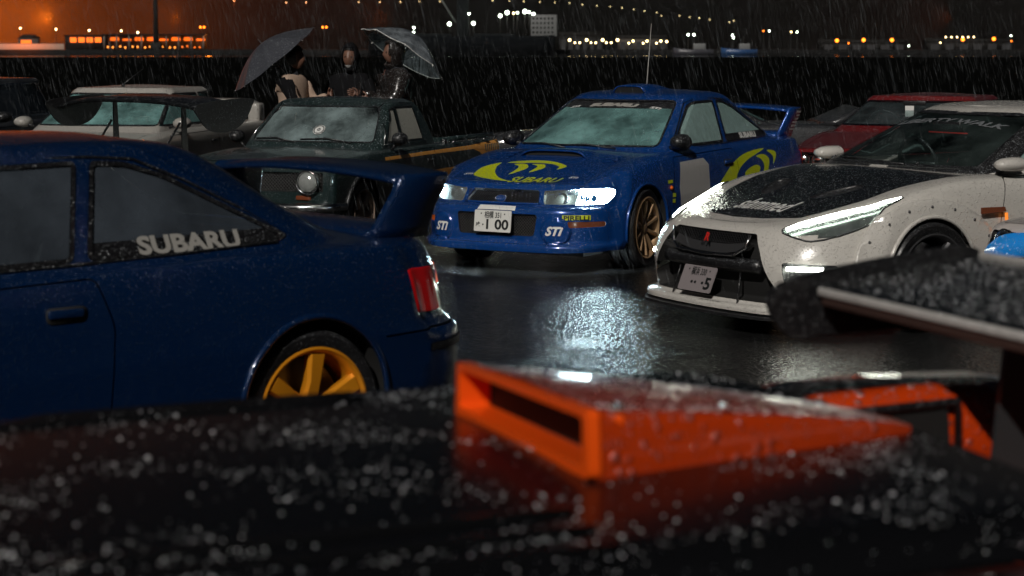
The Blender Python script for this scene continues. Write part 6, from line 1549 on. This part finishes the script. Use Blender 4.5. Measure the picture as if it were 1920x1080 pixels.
def umbrella(label, hub, axis, mat, rad=.52, dep=.24, grip=None, rib=None, edge=None):
    t = thing('umbrella', label, 'umbrella', (hub[0], hub[1], 0), 0)
    az = Vector(axis).normalized(); ax = az.cross(Vector((0, 1, 0))).normalized(); ay = az.cross(ax).normalized(); h0 = Vector((0, 0, hub[2]))
    P = lambda r, th, d: h0+ax*r*math.cos(th)+ay*r*math.sin(th)-az*d
    N = 8; bm = bmesh.new(); rows = 9; cols = 6; grid = {}
    for k in range(N):
        for c in range(cols):
            th = 2*math.pi*(k+c/cols)/N; w = math.sin(math.pi*c/cols)
            for r_ in range(rows+1):
                f = r_/rows; rr = rad*f*(1-.055*w*f)*math.cos(math.pi/N*w*.55); d = dep*(1-math.cos(f*math.pi/2*.96))-.018*w*f*0+.012*w*f
                grid[(k*cols+c, r_)] = bm.verts.new(P(rr, th, d))
    M = N*cols
    for i in range(M):
        for r_ in range(rows): bm.faces.new((grid[(i, r_)], grid[((i+1) % M, r_)], grid[((i+1) % M, r_+1)], grid[(i, r_+1)]))
    bmesh.ops.remove_doubles(bm, verts=bm.verts[:], dist=1e-4)
    cn = obj('canopy', bm, mat, t)
    for k in range(N):
        th = 2*math.pi*k/N; pts = [P(rad*f, th, dep*(1-math.cos(f*math.pi/2*.96))+.004) for f in np.linspace(0, 1, 8)]
        rb = obj('rib', tube_bm(pts, .0035, 5), rib or GUN, t); obj('rib_tip', tube_bm([P(rad*.985, th, dep*.92), P(rad*1.03, th, dep*1.0)], .006, 6), WHT if edge else GUN, rb)
        obj('stretcher', tube_bm([P(rad*.5, th, dep*.26+.01), P(.015, th, .34)], .003, 5), rib or GUN, rb)
    if edge: obj('canopy_edge', tube_bm([grid[(i, rows)].co.copy() if False else P(rad*(1-.055*math.sin(math.pi*(i % cols)/cols))*math.cos(math.pi/N*math.sin(math.pi*(i % cols)/cols)*.55), 2*math.pi*i/M, dep*(1-math.cos(math.pi/2*.96))+.012*math.sin(math.pi*(i % cols)/cols)) for i in range(M)], .004, 5, True), edge, cn)
    obj('shaft', tube_bm([P(0, 0, -.06), P(0, 0, .2), P(0, 0, .78)], .0065, 8), rib or GUN, t)
    obj('grip', tube_bm([P(0, 0, .76), P(0, 0, .84), P(0, 0, .86)+ax*.02, P(0, 0, .88)+ax*.05, P(0, 0, .85)+ax*.07], .012, 8), BLK, t)
    return t
BEIGE = pbr('beige_hoodie', (.40, .29, .22), .85, vary=.2, vscale=14); DARKC = pbr('black_cotton', (.006, .006, .007), .9, vary=.3, vscale=20, spec=.1)
PUFF = pbr('wet_black_nylon', (.016, .013, .012), .22, 0, .6, (60, .5, .005)); JEANS = pbr('dark_trousers', (.014, .016, .022), .8)
HAIR = pbr('black_hair', (.006, .005, .005), .4)
p1 = person('person in a beige and dark hoodie under the black umbrella, turned to the right', (-2.33, 21.3, 0), R(-25), BEIGE, JEANS, hair=HAIR, armL=((.14, .22, 1.13), (.34, .12, 1.20)), armR=((.16, -.20, 1.12), (.34, -.10, 1.14)), height=.985)
b_ = [q for q in p1.children if q.name.startswith('jacket')][0]
b_.data.materials.append(DARKC)
for pl in b_.data.polygons:
    c = pl.center
    if abs(c.y) > .20 and c.x < .30 and c.z > 1.0: pl.material_index = 1
p2 = person('person in black, hood up, white mask under the chin, between the two umbrellas', (-1.75, 21.7, 0), R(-97), DARKC, JEANS, hood=DARKC, mask=True, hair=HAIR, armL=((.10, .27, 1.14), (.26, .16, 1.20)), height=.99)
p3 = person('person in a glossy dark puffer jacket with hood up under the clear umbrella', (-1.22, 21.5, 0), R(-155), PUFF, JEANS, hood=PUFF, armL=((.14, .25, 1.14), (.36, .10, 1.18)), armR=((.14, -.24, 1.14), (.36, -.06, 1.22)), puffer=True, height=1.02, lean=.03)
ph_ = thing('phone', 'dark phone held by the person in the puffer jacket', 'phone', (-1.62, 21.26, 1.20), R(-150)); obj('phone_body', box_bm(-.006, .006, -.036, .036, 0, .15, .004), BLK, ph_); obj('screen', box_bm(-.0085, -.0065, -.032, .032, .008, .142), pbr('phone_screen', (.02, .02, .025), .1), ph_, False)
umbrella('black umbrella tilted left over the person in beige', (-2.68, 21.45, 1.76), (-.60, -.12, .76), pbr('wet_black_umbrella_cloth', (.05, .053, .064), .3, 0, .4, (90, .7, .004)), .54, .23)
CLR = glass('clear_umbrella_film', foglo=.10, foghi=.42, fog=(.55, .62, .68), beads=(70, 1, .006), fscale=9)
umbrella('clear plastic umbrella with white rim tilted right over the puffer jacket', (-1.06, 21.85, 1.86), (.50, .22, .80), CLR, .50, .27, edge=WHT, rib=CHROME)
bo = thing('bollard', 'grey quay bollard with a pale glowing round reflector, left of the person in black', 'bollard', (-2.05, 24.2, 0)); obj('post', tube_bm([(0, 0, 0), (0, 0, 1.25), (0, 0, 1.34)], [.11, .11, .07], 16), pbr('bollard_grey', (.14, .14, .15), .5), bo)
obj('reflector', prism_bm(circ(0, 1.18, .09, 20), -.135, -.112, 'y'), pbr('glowing_reflector', (.5, .5, .48), .3, emit=.1, ecol=(.8, .9, .9)), bo, False)  # faint emission put in so the reflector looks lit
# ---------------------------------------------------------------- rain: thin elongated falling drops through the whole place
def rain(n, seed):
    rr = random.Random(seed); V = []; F = []
    sl = Vector((.26, -.05, -1)).normalized()
    for _ in range(n):
        Y = 10+23*rr.random()**.7; hw_ = Y*.30+1.5
        X = (rr.random()*2-1)*hw_; Z = rr.random()*(3.2)+.05
        ln = .05+.09*rr.random(); w = .0005+.0006*rr.random(); d = (sl+Vector(((rr.random()-.5)*.10, (rr.random()-.5)*.1, 0))).normalized()
        a = Vector((X, Y, Z)); b = a+d*ln; s = len(V)
        for p, k in ((a, .25), (a.lerp(b, .65), 1), (b, .2)):
            for q in range(3): V.append((p.x+w*k*math.cos(q*2.0944), p.y+w*k*math.sin(q*2.0944), p.z))
        for i in range(2):
            for q in range(3): F.append((s+i*3+q, s+i*3+(q+1) % 3, s+i*3+3+(q+1) % 3, s+i*3+3+q))
    return obj('rain', (V, F), RAINM)
RAINM = bpy.data.materials.new('rain_drop'); _n, _l, _b = nodes(RAINM)
_b.inputs['Base Color'].default_value = (.75, .80, .85, 1); _b.inputs['Roughness'].default_value = .3; _b.inputs['Specular IOR Level'].default_value = .8
_t = _n.new('ShaderNodeBsdfTransparent'); _tl = _n.new('ShaderNodeBsdfTranslucent'); _tl.inputs[0].default_value = (.8, .85, .9, 1)
_m0 = _n.new('ShaderNodeMixShader'); _m0.inputs[0].default_value = .4; _l.new(_b.outputs[0], _m0.inputs[1]); _l.new(_tl.outputs[0], _m0.inputs[2])
_m = _n.new('ShaderNodeMixShader'); _m.inputs[0].default_value = .16; _l.new(_t.outputs[0], _m.inputs[1]); _l.new(_m0.outputs[0], _m.inputs[2]); _l.new(_m.outputs[0], _n['Material Output'].inputs['Surface'])
o = rain(24000, 11); o['kind'] = 'stuff'; o['label'] = 'slanting streaks of rain falling over the whole car park'; o['category'] = 'rain'
